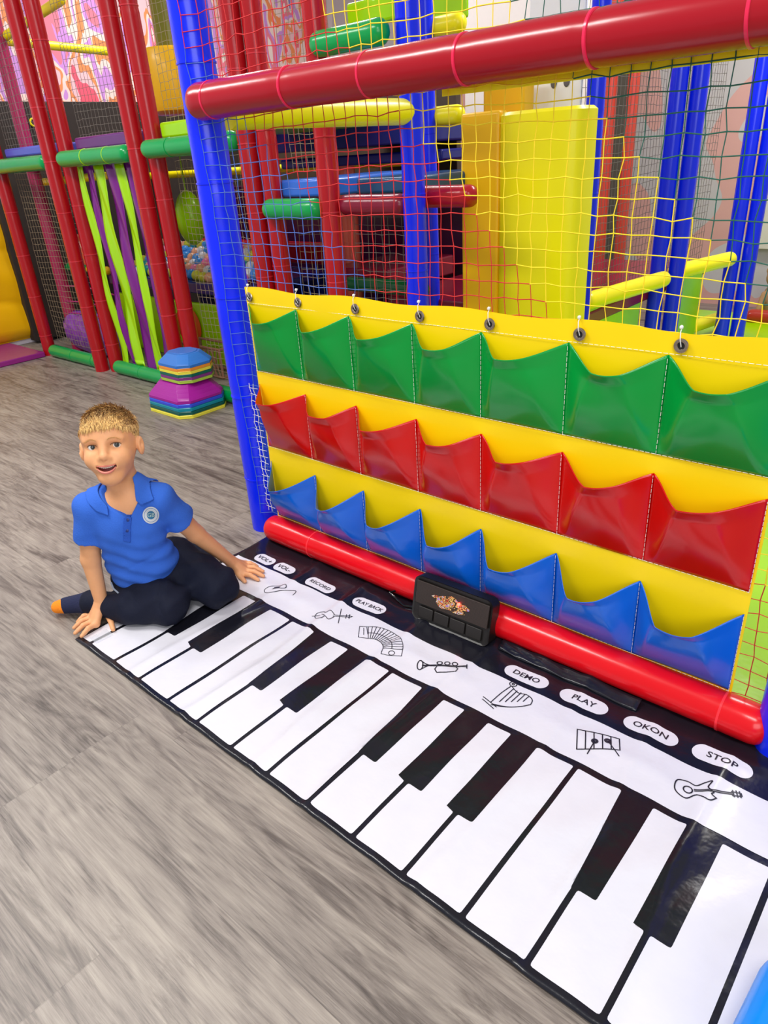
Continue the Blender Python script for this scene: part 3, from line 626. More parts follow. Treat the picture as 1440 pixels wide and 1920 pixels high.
foam_bar('padded_bar', (-3.67, 1.87, 1.066), (-3.10, 1.87, 1.066), 0.036, M_GREEN, 'green deck edge bar above the hanging strips', 'bar', ties=[0.22, 0.42], tie_mat=M_LIME, group=G3, seg=24)
foam_bar('padded_bar', (-2.92, 1.87, 1.073), (-2.36, 1.87, 1.073), 0.036, M_GREEN, 'green deck edge bar crossing behind the big blue post', 'bar', ties=[0.16], group=G3, seg=24)
foam_bar('padded_bar', (-2.20, 1.88, 0.838), (-1.96, 1.88, 0.838), 0.036, M_GREEN, 'short green bar seen through the net', 'bar', group=G3, seg=24)
foam_bar('padded_bar', (-1.87, 1.88, 1.317), (-1.62, 1.88, 1.317), 0.036, M_GREEN, 'green bar above the crimson bar beside the blue posts', 'bar', group=G3, seg=24)
foam_bar('padded_bar', (-1.86, 1.94, 0.845), (-1.62, 1.94, 0.845), 0.034, M_MAR, 'dark red bar between the single red post and the blue post', 'bar', seg=20)
foam_bar('padded_bar', (-1.60, 2.02, 0.862), (-1.40, 2.02, 0.862), 0.034, M_RED, 'red bar stub beside the yellow tower', 'bar', seg=20)
foam_bar('padded_bar', (-2.50, 2.58, 0.440), (-2.04, 2.58, 0.440), 0.034, vinyl('dark green vinyl', S(0, 96, 50)), 'dark green bar low behind the net above the pocket sheet', 'bar', seg=20)
foam_bar('padded_bar', (-4.45, 2.09, 1.655), (-4.45, 2.80, 1.63), 0.022, M_YEL, 'yellow rail running back under the bright mural', 'bar', seg=16)
foam_bar('padded_bar', (-4.47, 2.09, 1.665), (-3.78, 2.10, 1.735), 0.022, M_YEL, 'yellow rail rising toward the top left corner of the picture', 'bar', seg=16)
foam_bar('padded_bar', (-4.62, 2.15, 0.965), (-3.7, 2.15, 0.985), 0.020, M_YEL, 'yellow rail under the left deck behind the first green bar', 'bar', seg=16)
foam_bar('padded_bar', (-4.9, 3.1, 0.955), (-2.4, 3.1, 0.955), 0.022, M_YEL, 'long yellow rail under the deck far behind the ball pit', 'bar', seg=16)
foam_bar('padded_bar', (-2.16, 2.66, 1.12), (-1.90, 2.66, 1.12), 0.036, M_YEL, 'yellow bar stub beside the slim blue post just under the crimson bar', 'bar', seg=20)
foam_bar('padded_bar', (-2.16, 2.66, 1.425), (-1.89, 2.66, 1.425), 0.036, M_YEL, 'yellow bar stub beside the slim blue post above the crimson bar', 'bar', seg=20)
def pad(name, a, b, m, label, cat, bev=0.01, group=None):
    o = MB().box(a, b).build(name, m, None, True, bev); return tag(o, label, cat, group)
pad('deck_pad', (-4.46, 1.94, 1.10), (-3.84, 2.9, 1.145), M_LBLUE, 'bluish violet deck pad on the first bay from the left', 'deck pad')
pad('deck_pad', (-3.66, 1.94, 1.10), (-3.10, 3.0, 1.155), M_PLUM, 'plum deck pad above the hanging strips', 'deck pad')
pad('deck_pad', (-2.92, 1.94, 1.11), (-2.36, 2.9, 1.17), M_LIME, 'lime deck pad beside the big blue post', 'deck pad')
pad('deck_pad', (-2.22, 1.95, 0.872), (-1.96, 2.5, 0.932), M_BPAD, 'light blue deck pad on the short green bar', 'deck pad')
pad('deck_pad', (-1.87, 2.0, 0.875), (-1.62, 2.5, 0.925), M_TEAL, 'dark teal deck pad over the dark red bar', 'deck pad')
pad('deck_pad', (-3.05, 2.66, 1.03), (-2.06, 3.5, 1.13), M_NAVY, 'navy deck pad below the yellow bar', 'deck pad')
pad('deck_pad', (-3.1, 2.75, 0.955), (-2.05, 3.5, 1.0), M_NAVY, 'navy underside pad below the navy deck pad', 'deck pad')
pad('side_panel', (-1.86, 2.0, 1.36), (-1.60, 2.02, 1.43), M_LIME, 'lime side panel above the upper green bar', 'panel')
pad('side_panel', (-2.2, 2.8, 1.46), (-1.95, 2.82, 1.60), M_LIME, 'lime side panel over the upper yellow bar stub', 'panel')
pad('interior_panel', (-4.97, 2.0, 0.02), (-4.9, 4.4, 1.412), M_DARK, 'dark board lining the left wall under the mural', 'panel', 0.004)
mb = MB(); R = []
for a in range(8):
    t = 2 * PI * a / 8; R.append([(0.02 + 0.006 * math.cos(t)) * 1.0, 0.006 * math.sin(t)])
mb.rings([[(-4.893 + y_, 2.356 + r_ * math.cos(2 * PI * q / 20), 1.30 + r_ * math.sin(2 * PI * q / 20)) for q in range(20)] for r_, y_ in R], closed=True)
tag(mb.build('ring_knob', M_YEL), 'small yellow ring fixed on the dark board', 'ring')
pad('backdrop', (-4.6, 3.3, 0.0), (-2.3, 3.34, 0.86), vinyl('dark purple vinyl', S(70, 20, 60)), 'dark purple cloth backdrop behind the ball pit', 'backdrop', 0.004)
pad('backdrop', (-4.3, 3.52, 0.0), (-2.52, 3.56, 1.30), mat('olive shade sheet', S(72, 58, 42), 0.8, var=.2), 'added olive brown sheet darkening the interior behind the blue posts', 'backdrop', 0.004)  # dark sheet added for the interior shade seen between the deck pads
pad('padded_step', (-2.7, 2.66, 0.40), (-2.32, 3.2, 0.50), M_MAR, 'maroon platform pad low behind the net', 'platform')
pad('padded_step', (-4.3, 2.95, 0.45), (-2.95, 3.05, 0.56), M_RED, 'red padded ledge behind the ball pit', 'ledge')
pad('deck_pad', (-2.3, 2.62, 0.34), (-1.26, 3.95, 0.395), M_MAR, 'maroon platform behind the right yellow bars', 'platform')
# drum and column
mb = MB(); mb.lathe([(0.10, 1.235), (0.125, 1.25), (0.135, 1.28), (0.135, 1.50), (0.125, 1.515), (0.01, 1.515)], (-3.45, 2.42, 0), 32)
tag(mb.build('padded_drum', M_MUST), 'yellow padded drum hanging behind the green deck bar left of the big blue post', 'drum')
mb = MB(); mb.lathe([(0.07, 1.518), (0.07, 2.1)], (-3.42, 2.42, 0), 24); tag(mb.build('hanging_tube', vinyl('olive vinyl', S(120, 118, 20))), 'olive vertical tube above the yellow drum', 'tube')
D_ = SDF(); D_.ell((-3.42, 2.36, 0.755), (0.080, 0.07, 0.135), k=.01); D_.cap((-3.42, 2.36, 0.87), (-3.42, 2.36, 1.10), .0045, k=.004); tag(D_.mesh('punch_bag', 0.004, M_LIME), 'lime oval punch bag hanging above the ball pit', 'punch bag')
# strips
for i, (xa, xb, m, lb) in enumerate([(-3.655, -3.585, M_LIME, 'lime hanging strip furthest left'), (-3.580, -3.510, M_PURP, 'purple hanging strip between the left and the middle lime strips'), (-3.500, -3.405, M_LIME, 'wide lime hanging strip in the middle of the curtain'), (-3.395, -3.300, M_PURP, 'wide purple hanging strip right of the middle lime strip'), (-3.290, -3.215, M_LIME, 'lime hanging strip furthest right'), (-3.205, -3.120, M_PURP, 'purple hanging strip beside the right red post pair')]):
    V = []; F = []; n = 40
    for k in range(n + 1):
        z = 0.04 + (1.03 - 0.04) * k / n + (0.03 * (i % 3) if k == 0 else 0)
        for q in range(7):
            u = q / 6; wv = 0.010 * math.sin(z * 9 + i * 2) * (1 - k / n) + 0.006 * math.sin(u * 5 + z * 13 + i)
            tw = 0.93 + 0.10 * math.cos(z * 5 + i * 1.7) * (1 - k / n)
            cx = (xa + xb) / 2 + 0.012 * math.sin(z * 4 + i) * (1 - k / n); V.append((cx + (u - .5) * (xb - xa) * tw, 1.915 + 0.006 * (i % 2) + wv, z))
    for k in range(n):
        for q in range(6): a = k * 7 + q; F.append((a, a + 1, a + 8, a + 7))
    o = mk('curtain_strip', V, F, m); so = o.modifiers.new('t', 'SOLIDIFY'); so.thickness = 0.0015; tag(o, lb, 'strip curtain', 'hanging strips')
pad('curtain_rail', (-3.66, 1.925, 1.0), (-3.10, 1.945, 1.035), M_PURP, 'purple header the curtain strips hang from', 'rail', 0.003)
# first bay contents
D_ = SDF(); D_.ell((-4.2, 2.09, 0.12), (0.36, 0.09, 0.13), k=.03); D_.ell((-4.4, 2.08, 0.14), (0.1, 0.08, 0.11), k=.04); D_.ell((-3.98, 2.09, 0.12), (0.1, 0.08, 0.12), k=.04)
D_.fn(lambda p: 0.002 - p[..., 2], (-4.8, 1.8, -.2), (-3.6, 2.4, .4), k=.003, kind='&'); D_.post = lambda p: 0.004 * np.sin(p[..., 0] * 60 + 4 * np.sin(p[..., 2] * 40)) * np.sin(p[..., 2] * 45)
tag(D_.mesh('padded_sack', 0.008, vinyl('shiny purple vinyl', S(140, 70, 175), rough=.15, bump=.8)), 'shiny wrinkled purple sack on the floor behind the first green bar', 'sack')
foam_bar('roller', (-4.50, 2.26, 0.64), (-4.26, 2.30, 0.05), 0.034, vinyl('orange coral vinyl', S(240, 110, 70)), 'orange coral roller leaning in the first bay', 'roller', seg=20)
foam_bar('padded_bar', (-4.62, 2.22, 0.475), (-4.42, 2.22, 0.475), 0.024, M_GREEN, 'small green bar behind the leaning coral roller', 'bar', seg=16)
foam_bar('padded_bar', (-4.36, 2.22, 0.475), (-4.15, 2.22, 0.475), 0.024, M_MUST, 'small yellow bar right of the leaning coral roller', 'bar', seg=16)
for i, z in enumerate((0.24, 0.31, 0.40)):
    mb = MB(); mb.tube([(-4.44, 2.04, z), (-4.15, 2.05, z + .012), (-3.80, 2.04, z - .01)], 0.004, 6)
    tag(mb.build('elastic_cord', mat('magenta cord', S(190, 40, 120), .6)), ('lowest', 'middle', 'highest')[i] + ' magenta elastic cord stretched above the purple sack', 'cord', 'elastic cords')
# ball pit
PIT = thing('ball_pit', (-3.6, 2.6, 0), 'ball pit tub with blue rim and lime front behind the red posts', 'ball pit')
def padp(name, a, b, m, parent, bev=.008):
    o = MB().box(a, b).build(name, m, parent, True, bev, off=tuple(parent.location)); return o
padp('rim', (-4.25, 2.27, 0.385), (-2.95, 2.31, 0.445), M_NAVY, PIT); padp('front_panel', (-4.25, 2.29, 0.0), (-2.95, 2.32, 0.33), M_LIME, PIT); padp('shelf', (-4.25, 2.31, 0.40), (-2.95, 2.9, 0.434), M_NAVY, PIT)
padp('back_panel', (-4.25, 2.9, 0.0), (-2.95, 2.93, 0.44), M_NAVY, PIT)
mb = MB(); mb.lathe([(0.001, -0.006), (0.11, -0.004), (0.115, 0.0), (0.11, 0.004)], (-3.50 + 3.6, 2.283 - 2.6, 0.20), 24, axis='y'); mb.build('porthole', vinyl('orange vinyl', S(235, 90, 30)), PIT)
me_ball = {}
bl = [('pink', S(250, 130, 180)), ('blue', S(60, 150, 235)), ('teal', S(20, 150, 150)), ('yellow', S(225, 225, 60)), ('white', S(235, 235, 240)), ('peach', S(250, 180, 140))]
proto = {}
cnt = 0
for r_ in range(6):
    for c in range(22):
        nm, cl = bl[int(rng.integers(0, 6))]; x = -4.18 + c * 0.057 + rng.uniform(-.008, .008) + (r_ % 2) * .027; y = 2.355 + r_ * 0.055 + rng.uniform(-.006, .006); z = 0.462 + 0.022 * r_ + rng.uniform(-.006, .008)
        if x > -3.0: continue
        if nm not in proto:
            mb = MB(); mb.lathe([(0.0285 * math.sin(PI * q / 12) + 1e-4, -0.0285 * math.cos(PI * q / 12)) for q in range(13)], n=18)
            o = mb.build('play_ball', mat(nm + ' ball plastic', cl, 0.3)); proto[nm] = o
        else: o = proto[nm].copy(); COL.objects.link(o)
        o.location = (x, y, z); tag(o, nm + ' plastic play ball heaped in the ball pit', 'ball', nm + ' balls in the ball pit')
# basket with lattice
mb = MB()
for i in range(9):
    x = -3.33 + i * 0.03; mb.tube([(x, 2.12, 0.01), (x + 0.05, 2.12, 0.15)], 0.004, 6); mb.tube([(x + 0.05, 2.12, 0.01), (x, 2.12, 0.15)], 0.004, 6)
mb.tube([(-3.35, 2.12, .155), (-3.02, 2.12, .155), (-3.02, 2.24, .155), (-3.35, 2.24, .155)], 0.007, 8, closed=True); mb.tube([(-3.35, 2.12, .01), (-3.02, 2.12, .01), (-3.02, 2.24, .01), (-3.35, 2.24, .01)], 0.007, 8, closed=True)
for x, y in ((-3.35, 2.12), (-3.02, 2.12), (-3.02, 2.24), (-3.35, 2.24)): mb.tube([(x, y, .01), (x, y, .155)], .007, 8)
tag(mb.build('lattice_basket', mat('tan plastic', S(170, 120, 96), .6)), 'tan lattice basket behind the net right of the stacked stepping stones', 'basket')
# ---- right part behind the net
TW = thing('padded_tower', (-1.42, 2.34, 0), 'tall yellow padded tower behind the net', 'padded tower')
padp('left_pad', (-1.640, 2.31, 0.02), (-1.478, 2.37, 1.105), M_MUST, TW, .012)
mb = MB(); R = []
for z in (0.02, 0.03, 1.085, 1.095):
    k = 0.0 if 0.025 < z < 1.09 else 0.01; ring = []
    for q in range(13):
        t = PI * q / 12; ring.append((-1.322 - (0.155 - k) * math.cos(t) + 1.42, 2.335 - (0.07 - k) * math.sin(t) ** .7 - 2.34, z))
    ring += [(-1.322 + .155 - k + 1.42, 0.06 - k, z), (-1.322 - .155 + k + 1.42, 0.06 - k, z)]; R.append(ring)
mb.rings(R).build('curved_pad', M_YEL, TW)
padp('upper_pad', (-1.62, 2.42, 1.06), (-1.455, 2.50, 1.235), M_MUST, TW, .012)
VB = thing('vent_board', (-1.42, 2.62, 1.0), 'bright white board with two dark oval vents above the yellow tower', 'board')
padp('board', (-1.545, 2.60, 0.95), (-1.335, 2.62, 1.45), mat('bright white board', S(250, 250, 250), .5), VB, .003)
for x in (-1.438, -1.388):
    mb = MB(); mb.lathe([(0.0105, -0.002), (0.0125, 0.0), (0.0105, 0.002)], (0, 0, 0), 16, axis='y'); o = mb.build('vent', mat('grey vent', S(95, 92, 96), .5), VB); o.location = (x + 1.42, 2.597 - 2.62, 1.185 - 1.0); o.scale = (1, 1, 1.5)
tag(MB().box((-2.80, 4.0, 0), (-2.07, 4.3, 2.6)).build('wall_pillar', mat('beige white paint', S(228, 220, 214), .8), smooth=False), kind='structure')
def pair(az, d, lab, r=.034):
    a = math.radians(az); c = np.array((math.sin(a), math.cos(a))) * d; n = np.array((math.cos(a), -math.sin(a))) * r * 1.02
    for s_, w in ((-1, 'left'), (1, 'right')): p = c + n * s_ + np.array((0, .01)) * s_; post(p[0], p[1], M_BLUE, w + ' ' + lab, r=r, ties=False)
post(-1.262, 2.57, M_BLUE, 'blue post just right of the yellow tower', r=.031)
pair(-20.3, 3.47, 'blue post of the twin posts between the two yellow bars')
pair(-15.6, 4.03, 'blue post of the twin posts near the beige wall at the right')
foam_bar('padded_bar', (-1.262, 2.62, 0.44), (-1.188, 3.17, 0.44), 0.034, M_YEL, 'yellow bar on the maroon platform beside the yellow tower', 'bar', seg=20)
foam_bar('padded_bar', (-1.21, 3.36, 0.44), (-1.112, 3.80, 0.44), 0.034, M_YEL, 'yellow bar between the two pairs of blue posts', 'bar', seg=20)
foam_bar('padded_bar', (-1.30, 3.5, 0.10), (-1.19, 4.1, 0.10), 0.032, M_YEL, 'low yellow bar near the floor between the twin posts', 'bar', seg=20)
pad('side_panel', (-1.285, 2.63, 0.025), (-1.265, 3.14, 0.405), M_LIME, 'lime net panel under the yellow bar beside the tower', 'panel', .003)
pad('side_panel', (-1.235, 3.40, 0.03), (-1.215, 3.76, 0.405), M_LIME, 'lime net panel under the yellow bar between twin posts', 'panel', .003)
post(-2.02, 4.3, vinyl('brick vinyl', S(205, 70, 54)), 'left thin brick red post before the grey mural wall', r=.033, ties=False)
post(-1.90, 4.32, vinyl('brick vinyl', S(205, 70, 54)), 'right thin brick red post before the grey mural wall', r=.033, ties=False)
pad('wall_board', (-2.42, 4.84, 0), (-2.12, 4.88, 2.2), mat('olive grey board', S(98, 94, 84), .8), 'olive grey board on the back wall behind the brick posts', 'board', .003)
pad('wall_board', (-1.30, 4.84, 0.35), (-0.2, 4.88, 2.2), mat('beige board', S(214, 208, 192), .8), 'beige board on the back wall at the far right', 'board', .003)
foam_bar('padded_bar', (-1.12, 4.4, 0.05), (-0.7, 4.4, 0.05), 0.04, vinyl('brown red vinyl', S(170, 46, 30)), 'brownish red bar on the floor before the back wall', 'bar', seg=16)
for i, (x, lab, c) in enumerate(((-1.08, 'tan plush toy leaning at the back wall', S(170, 130, 90)), (-0.94, 'dark brown plush toy at the far right back wall', S(60, 45, 38)))):
    D_ = SDF(); D_.ell((x, 4.62, .10), (.06, .05, .10), k=.02); D_.ell((x, 4.60, .23), (.05, .045, .05), k=.02); D_.ell((x - .04, 4.6, .27), (.018, .012, .018), k=.01); D_.ell((x + .04, 4.6, .27), (.018, .012, .018), k=.01); D_.cap((x - .04, 4.58, .14), (x - .045, 4.54, .06), .018, k=.01); D_.cap((x + .04, 4.58, .14), (x + .045, 4.54, .06), .018, k=.01)
    tag(D_.mesh('plush_toy', .008, mat('plush %d' % i, c, .9, .5, 90)), lab, 'plush toy')
# ---- nets of the structure
CORD = mat('beige cord', S(150, 132, 104), 0.7); CORD2 = mat('grey cord', S(112, 104, 96), 0.7)
nn = lambda lab, y, x0, x1, z0, z1, m=CORD, ax='x', p=0.031, r=0.0011: tag(net('structure_net', lambda a, b: y + .004 * math.sin(a * 9 + b * 4), x0, x1, z0, z1, p, r, lambda q: 0, [m], lab, jit=.0015, axis=ax, knot=False, sides=3), lab, 'net')
nn('beige net on the lowest left bay in front of the purple sack', 1.965, -4.47, -3.84, 0.08, 1.02)
nn('grey net on the upper left bay before the bright mural', 1.965, -4.47, -3.84, 1.10, 1.95, CORD2)
nn('grey net on the upper bay above the plum deck pad', 1.985, -3.67, -3.09, 1.13, 1.95, CORD2)
nn('beige net on the lower bay right of the strip curtain before the ball pit', 1.985, -2.92, -2.36, 0.08, 1.03)
nn('beige net on the upper bay before the yellow drum', 1.985, -2.92, -2.36, 1.13, 1.95)
nn('beige net on the low bay behind the short green bar', 1.99, -2.19, -1.95, 0.06, 0.80)
nn('grey net beside the short bay left of the blue post', 1.99, -1.88, -1.60, 0.06, 0.80, CORD2)
nn('grey net above the short green bar', 2.0, -2.19, -1.95, 0.95, 1.8)
nn('grey net running back from the yellow tower along the maroon platform', -1.33, 2.6, 3.35, 0.42, 1.6, CORD2, 'y')
nn('fine grey net between the twin blue posts', -1.28, 3.36, 3.9, 0.42, 1.7, CORD2, 'y')
# ---- left: pad and mat by the wall
PW = thing('wall_pad', (-4.955, 1.7, 0.03), 'mustard yellow padded mattress standing against the left wall', 'wall pad')
V = []; F = []; ny_, nz_ = 40, 40
for j in range(ny_ + 1):
    for k in range(nz_ + 1):
        y = 1.1 + 0.995 * j / ny_; z = 0.032 + 0.83 * k / nz_
        e = min(1, min(j, ny_ - j) / 3) ** .5 * min(1, min(k, nz_ - k) / 3) ** .5
        x = -4.99 + 0.055 * e + 0.006 * math.sin(z * 22 + 2.2 * math.sin(y * 6)) * e - 0.010 * math.exp(-((z - 0.27 - .03 * math.sin(y * 8)) / .02) ** 2) - 0.008 * math.exp(-((z - 0.60) / .015) ** 2)
        V.append((x + 4.955, y - 1.7, z - .03))
for j in range(ny_):
    for k in range(nz_): a = j * (nz_ + 1) + k; F.append((a, a + 1 + nz_, a + 2 + nz_, a + 1))
mk('padding', V, F, M_MUST, PW); padp('back_board', (-4.998, 1.1, 0.03), (-4.985, 2.095, 0.862), M_MUST, PW, .002)
pad('landing_mat', (-4.985, 0.9, 0.0), (-4.475, 1.862, 0.032), vinyl('magenta purple vinyl', S(150, 40, 130)), 'magenta purple floor mat in the left corner', 'mat', .006)

# ------------------------------------------------------------------ stepping stones
def stone(x, y, z, w, d, h, m, label, name='stepping_stone', tread=None, k=0.32, rz=0, first=False):
    """hollow stackable foam-plastic stone: chamfered rectangle with stepped sides"""
    t = thing(name, (x, y, z), label, 'stepping stone', 'stacked stepping stones', rz)
    def ring(a, b, zz, c): return [(a - c, -b, zz), (a, -b + c, zz), (a, b - c, zz), (a - c, b, zz), (-a + c, b, zz), (-a, b - c, zz), (-a, -b + c, zz), (-a + c, -b, zz)]
    R = []; a, b = w / 2, d / 2; rim = 0.011
    R.append(ring(a, b, 0, .042)); R.append(ring(a, b, rim, .042)); n = 4
    for i in range(n):
        q0 = i / n; q1 = (i + 1) / n; s0 = 1 - k * (q0 + .04); s1 = 1 - k * (q1 - .02)
        R.append(ring(a * s0, b * s0, rim + (h - rim) * q0 + .0005, .036)); R.append(ring(a * s1, b * s1, rim + (h - rim) * q1 - .0015, .036))
    mb = MB(); mb.rings(R, (False, True)); o = mb.build('shell', m, t, True); bv = o.modifiers.new('b', 'BEVEL'); bv.width = .0025; bv.segments = 2; bv.limit_method = 'ANGLE'
    s_ = 1 - k; mb = MB(); mb.rings([ring(a * s_ * .86, b * s_ * .86, h - .001, .03), ring(a * s_ * .84, b * s_ * .84, h + .0015, .03)]); mb.build('tread', m, t)
    return t
stc = lambda n, c: vinyl(n + ' stone plastic', c, rough=.42, bump=.1)
LOW = [('yellow', S(238, 226, 70), 'yellow stepping stone on the floor, lowest of the stack'), ('dark green', S(0, 88, 76), 'dark green stepping stone directly above the yellow lowest one'), ('teal', S(0, 140, 160), 'teal stepping stone in the lower half of the stack'), ('blue', S(50, 80, 220), 'deep blue stepping stone just under the big purple one'), ('purple', S(165, 20, 150), 'big purple stepping stone, topmost of the larger ones')]
for i, (n, c, lb) in enumerate(LOW): stone(-2.795, 1.745, 0.001 + i * 0.0165, 0.315 - .002 * i, 0.26 - .002 * i, 0.070 if i < 4 else 0.074, stc(n, c), lb)
UPP = [('lime', S(170, 200, 70), 'lime stepping stone, lowest of the smaller ones on the purple one'), ('violet', S(130, 50, 130), 'violet stepping stone in the smaller upper stack'), ('green', S(0, 100, 84), 'green stepping stone in the smaller upper stack'), ('yellow', S(250, 200, 70), 'golden yellow stepping stone near the top of the stack'), ('orange', S(240, 150, 50), 'orange stepping stone right under the blue top one'), ('sky', S(50, 120, 205), 'blue stepping stone on top of the whole stack')]
for i, (n, c, lb) in enumerate(UPP): stone(-2.782, 1.762, 0.144 + i * 0.0135, 0.225, 0.190, 0.052, stc(n, c), lb, k=.34)
# ------------------------------------------------------------------ the child
nrm = lambda v: np.array(v, float) / np.linalg.norm(v)
BOY = thing('person', (-1.50, 0.74, 0.0), 'smiling person, a child in blue polo shirt and navy trousers, seated with hands on mat', 'person')
BO = np.array(BOY.location)
def place(o): o.location = (-BO[0], -BO[1], -BO[2]); return o
M_SKIN = mat('skin', S(230, 166, 118), 0.5, 0.06, 160, sss=0.12, var=0.03, spec=0.35)
M_SHIRT = mat('blue pique cotton', S(56, 106, 208), 0.85, 0.35, 420, spec=0.2); M_SHIRT2 = mat('darker blue knit trim', S(46, 90, 190), 0.85, 0.35, 420, spec=0.2)
M_TROU = mat('navy tracksuit cloth', S(17, 21, 40), 0.8, 0.25, 120, spec=0.25); M_SOCK = mat('navy sock knit', S(24, 30, 66), 0.9, 0.4, 300); M_ORANGE = mat('orange sock knit', S(250, 140, 20), 0.85, 0.4, 300)
# joints
shR = PX(168, 951, 1.64); shL = PX(296, 934, 1.63); nkb = PX(236, 918, 1.635); chest = PX(240, 985, 1.665); belly = PX(262, 1045, 1.725); pel = np.array((-1.505, 0.735, 0.085))
elR = PX(170, 1048, 1.70); wrR = PX(190, 1128, 1.735); elL = PX(366, 1000, 1.77); wrL = PX(430, 1050, 1.875)
# torso frame
Xb = nrm(shL - shR); Zb = nrm(nkb - belly); Yb = nrm(np.cross(Zb, Xb)); Zb = np.cross(Xb, Yb); TF = Frame(chest, Xb, Yb, Zb)
# head frame
HS = .88; hc = PX(208, 838, 1.585); vr = nrm(hc - CC); Xi = CR @ np.array([1, 0, 0]); Yi = CR @ np.array([0, 1, 0])
ya = math.radians(13); Fw = nrm(-vr * math.cos(ya) - Xi * math.sin(ya) - Yi * 0.02)
Up = Yi - Xi * 0.13; Up = nrm(Up - Fw * (Up @ Fw)); Xh = np.cross(Up, Fw); HF = Frame(hc, Xh, -Fw, Up, HS)
H = SDF()
# --- head
H.ell((0, .014, .028), (.0665, .083, .070), fr=HF)
H.ell((0, -.020, -.022), (.0535, .058, .064), k=.03, fr=HF)
H.ell((0, -.052, -.078), (.025, .022, .017), k=.028, fr=HF)
H.ell((0, -.046, .036), (.052, .034, .034), k=.03, fr=HF)
for s in (-1, 1):
    H.ell((s * .032, -.054, -.028), (.021, .021, .019), k=.02, fr=HF)          # cheeks
    H.ell((s * .030, -.079, .0055), (.0145, .012, .0095), k=.014, kind='-', fr=HF)   # sockets
    H.cap((s * .014, -.0735, .019), (s * .042, -.066, .018), .005, .004, k=.012, fr=HF)  # brow ridge
H.cap((0, -.077, .008), (0, -.0875, -.021), .0062, .0092, k=.010, fr=HF); H.ell((0, -.0885, -.0235), (.0095, .0085, .0082), k=.006, fr=HF)
for s in (-1, 1): H.ell((s * .0098, -.081, -.0265), (.0068, .0078, .0060), k=.005, fr=HF); H.ell((s * .0050, -.0885, -.0325), (.0027, .004, .002), k=.002, kind='-', fr=HF)
H.ell((0, -.071, -.044), (.027, .014, .016), k=.012, fr=HF)                    # muzzle
mouth_z = lambda x: -.0515 + 13 * x * x
for i in range(13):
    x = -.0210 + .0035 * i; hh = .0080 * math.sqrt(max(.06, 1 - (x / .0245) ** 2)); H.ell((x, -.078 + 9 * x * x, mouth_z(x) - hh * .25), (.0035, .014, hh), k=.0015, kind='-', fr=HF)
for s in (-1, 1):   # eye openings
    H.ell((s * .0285, -.080, .0035), (.0118, .016, .0041), k=.0015, kind='-', fr=HF)
    # ears
    H.ell((s * .0720, .008, -.004), (.0085, .0175, .0245), k=.006, fr=HF); H.ell((s * .0800, -.006, -.001), (.0065, .012, .0150), k=.004, kind='-', fr=HF); H.ell((s * .0765, .003, -.008), (.004, .004, .006), k=.003, fr=HF)
# --- neck and trunk (under the shirt)
H.cap(HF.wld((0, .022, -.055)), nkb + Yb * .004, .036, .038, k=.018)
H.cap(shR + Xb * .01, shL - Xb * .01, .026, k=.025); H.ell((0, 0, .012), (.074, .044, .076), k=.02, fr=TF); H.cap(chest, pel, .040, .045, k=.03)
# --- arms
H.cap(shR, elR, .028, .0225, k=.012); H.cap(elR, wrR, .0225, .0155, k=.008)
H.cap(shL, elL, .028, .0225, k=.012); H.cap(elL, wrL, .0225, .0155, k=.008)
GZ = 0.013
def hand(wr, palm, tips, thumb, kn):
    """palm from wrist to knuckle row; tips = four finger tips on the floor"""
    wr, palm = np.array(wr), np.array(palm); tips = [np.array(t) for t in tips]; kn = [np.array(k_) for k_ in kn]
    for k_ in kn: H.cap(wr + (palm - wr) * .25, k_, .0125, .0085, k=.008)
    H.cap(kn[0], kn[3], .0085, .0080, k=.006)
    for k_, t in zip(kn, tips):
        d = t - k_; m = k_ + d * .5 + np.array((0, 0, .0055)); m2 = k_ + d * .78 + np.array((0, 0, .0025))
        H.cap(k_, m, .0073, .0062, k=.003); H.cap(m, m2, .0062, .0056, k=.002); H.cap(m2, t, .0056, .0048, k=.002)
    b, m, t = [np.array(q) for q in thumb]; H.cap(b, m, .0095, .0072, k=.007); H.cap(m, t, .0072, .0056, k=.003)
F2 = lambda x, y, z: np.array((x, y, z))
def GP(x, y, z):   # point at height z on the measured line of sight
    r = CR @ np.array([x - 720.0, 960.0 - y, -FPX]); return CC + r * (z - 1.0) / r[2]
hand(wrR, GP(182, 1152, .026), [GP(153, 1193, GZ), GP(141, 1187, GZ), GP(139, 1177, GZ), GP(146, 1166, GZ)], [GP(197, 1143, .030), GP(207, 1162, .020), GP(212, 1180, GZ)], [GP(180, 1170, .020), GP(173, 1165, .022), GP(170, 1158, .022), GP(170, 1151, .020)])
hand(wrL, GP(444, 1062, .026), [GP(484, 1087, GZ), GP(494, 1080, GZ), GP(493, 1071, GZ), GP(482, 1062, GZ)], [GP(438, 1064, .030), GP(449, 1079, .020), GP(459, 1090, GZ)], [GP(456, 1076, .020), GP(461, 1070, .022), GP(462, 1063, .022), GP(459, 1057, .020)])
skin = place(H.mesh('body', 0.0019, M_SKIN, BOY, 1))
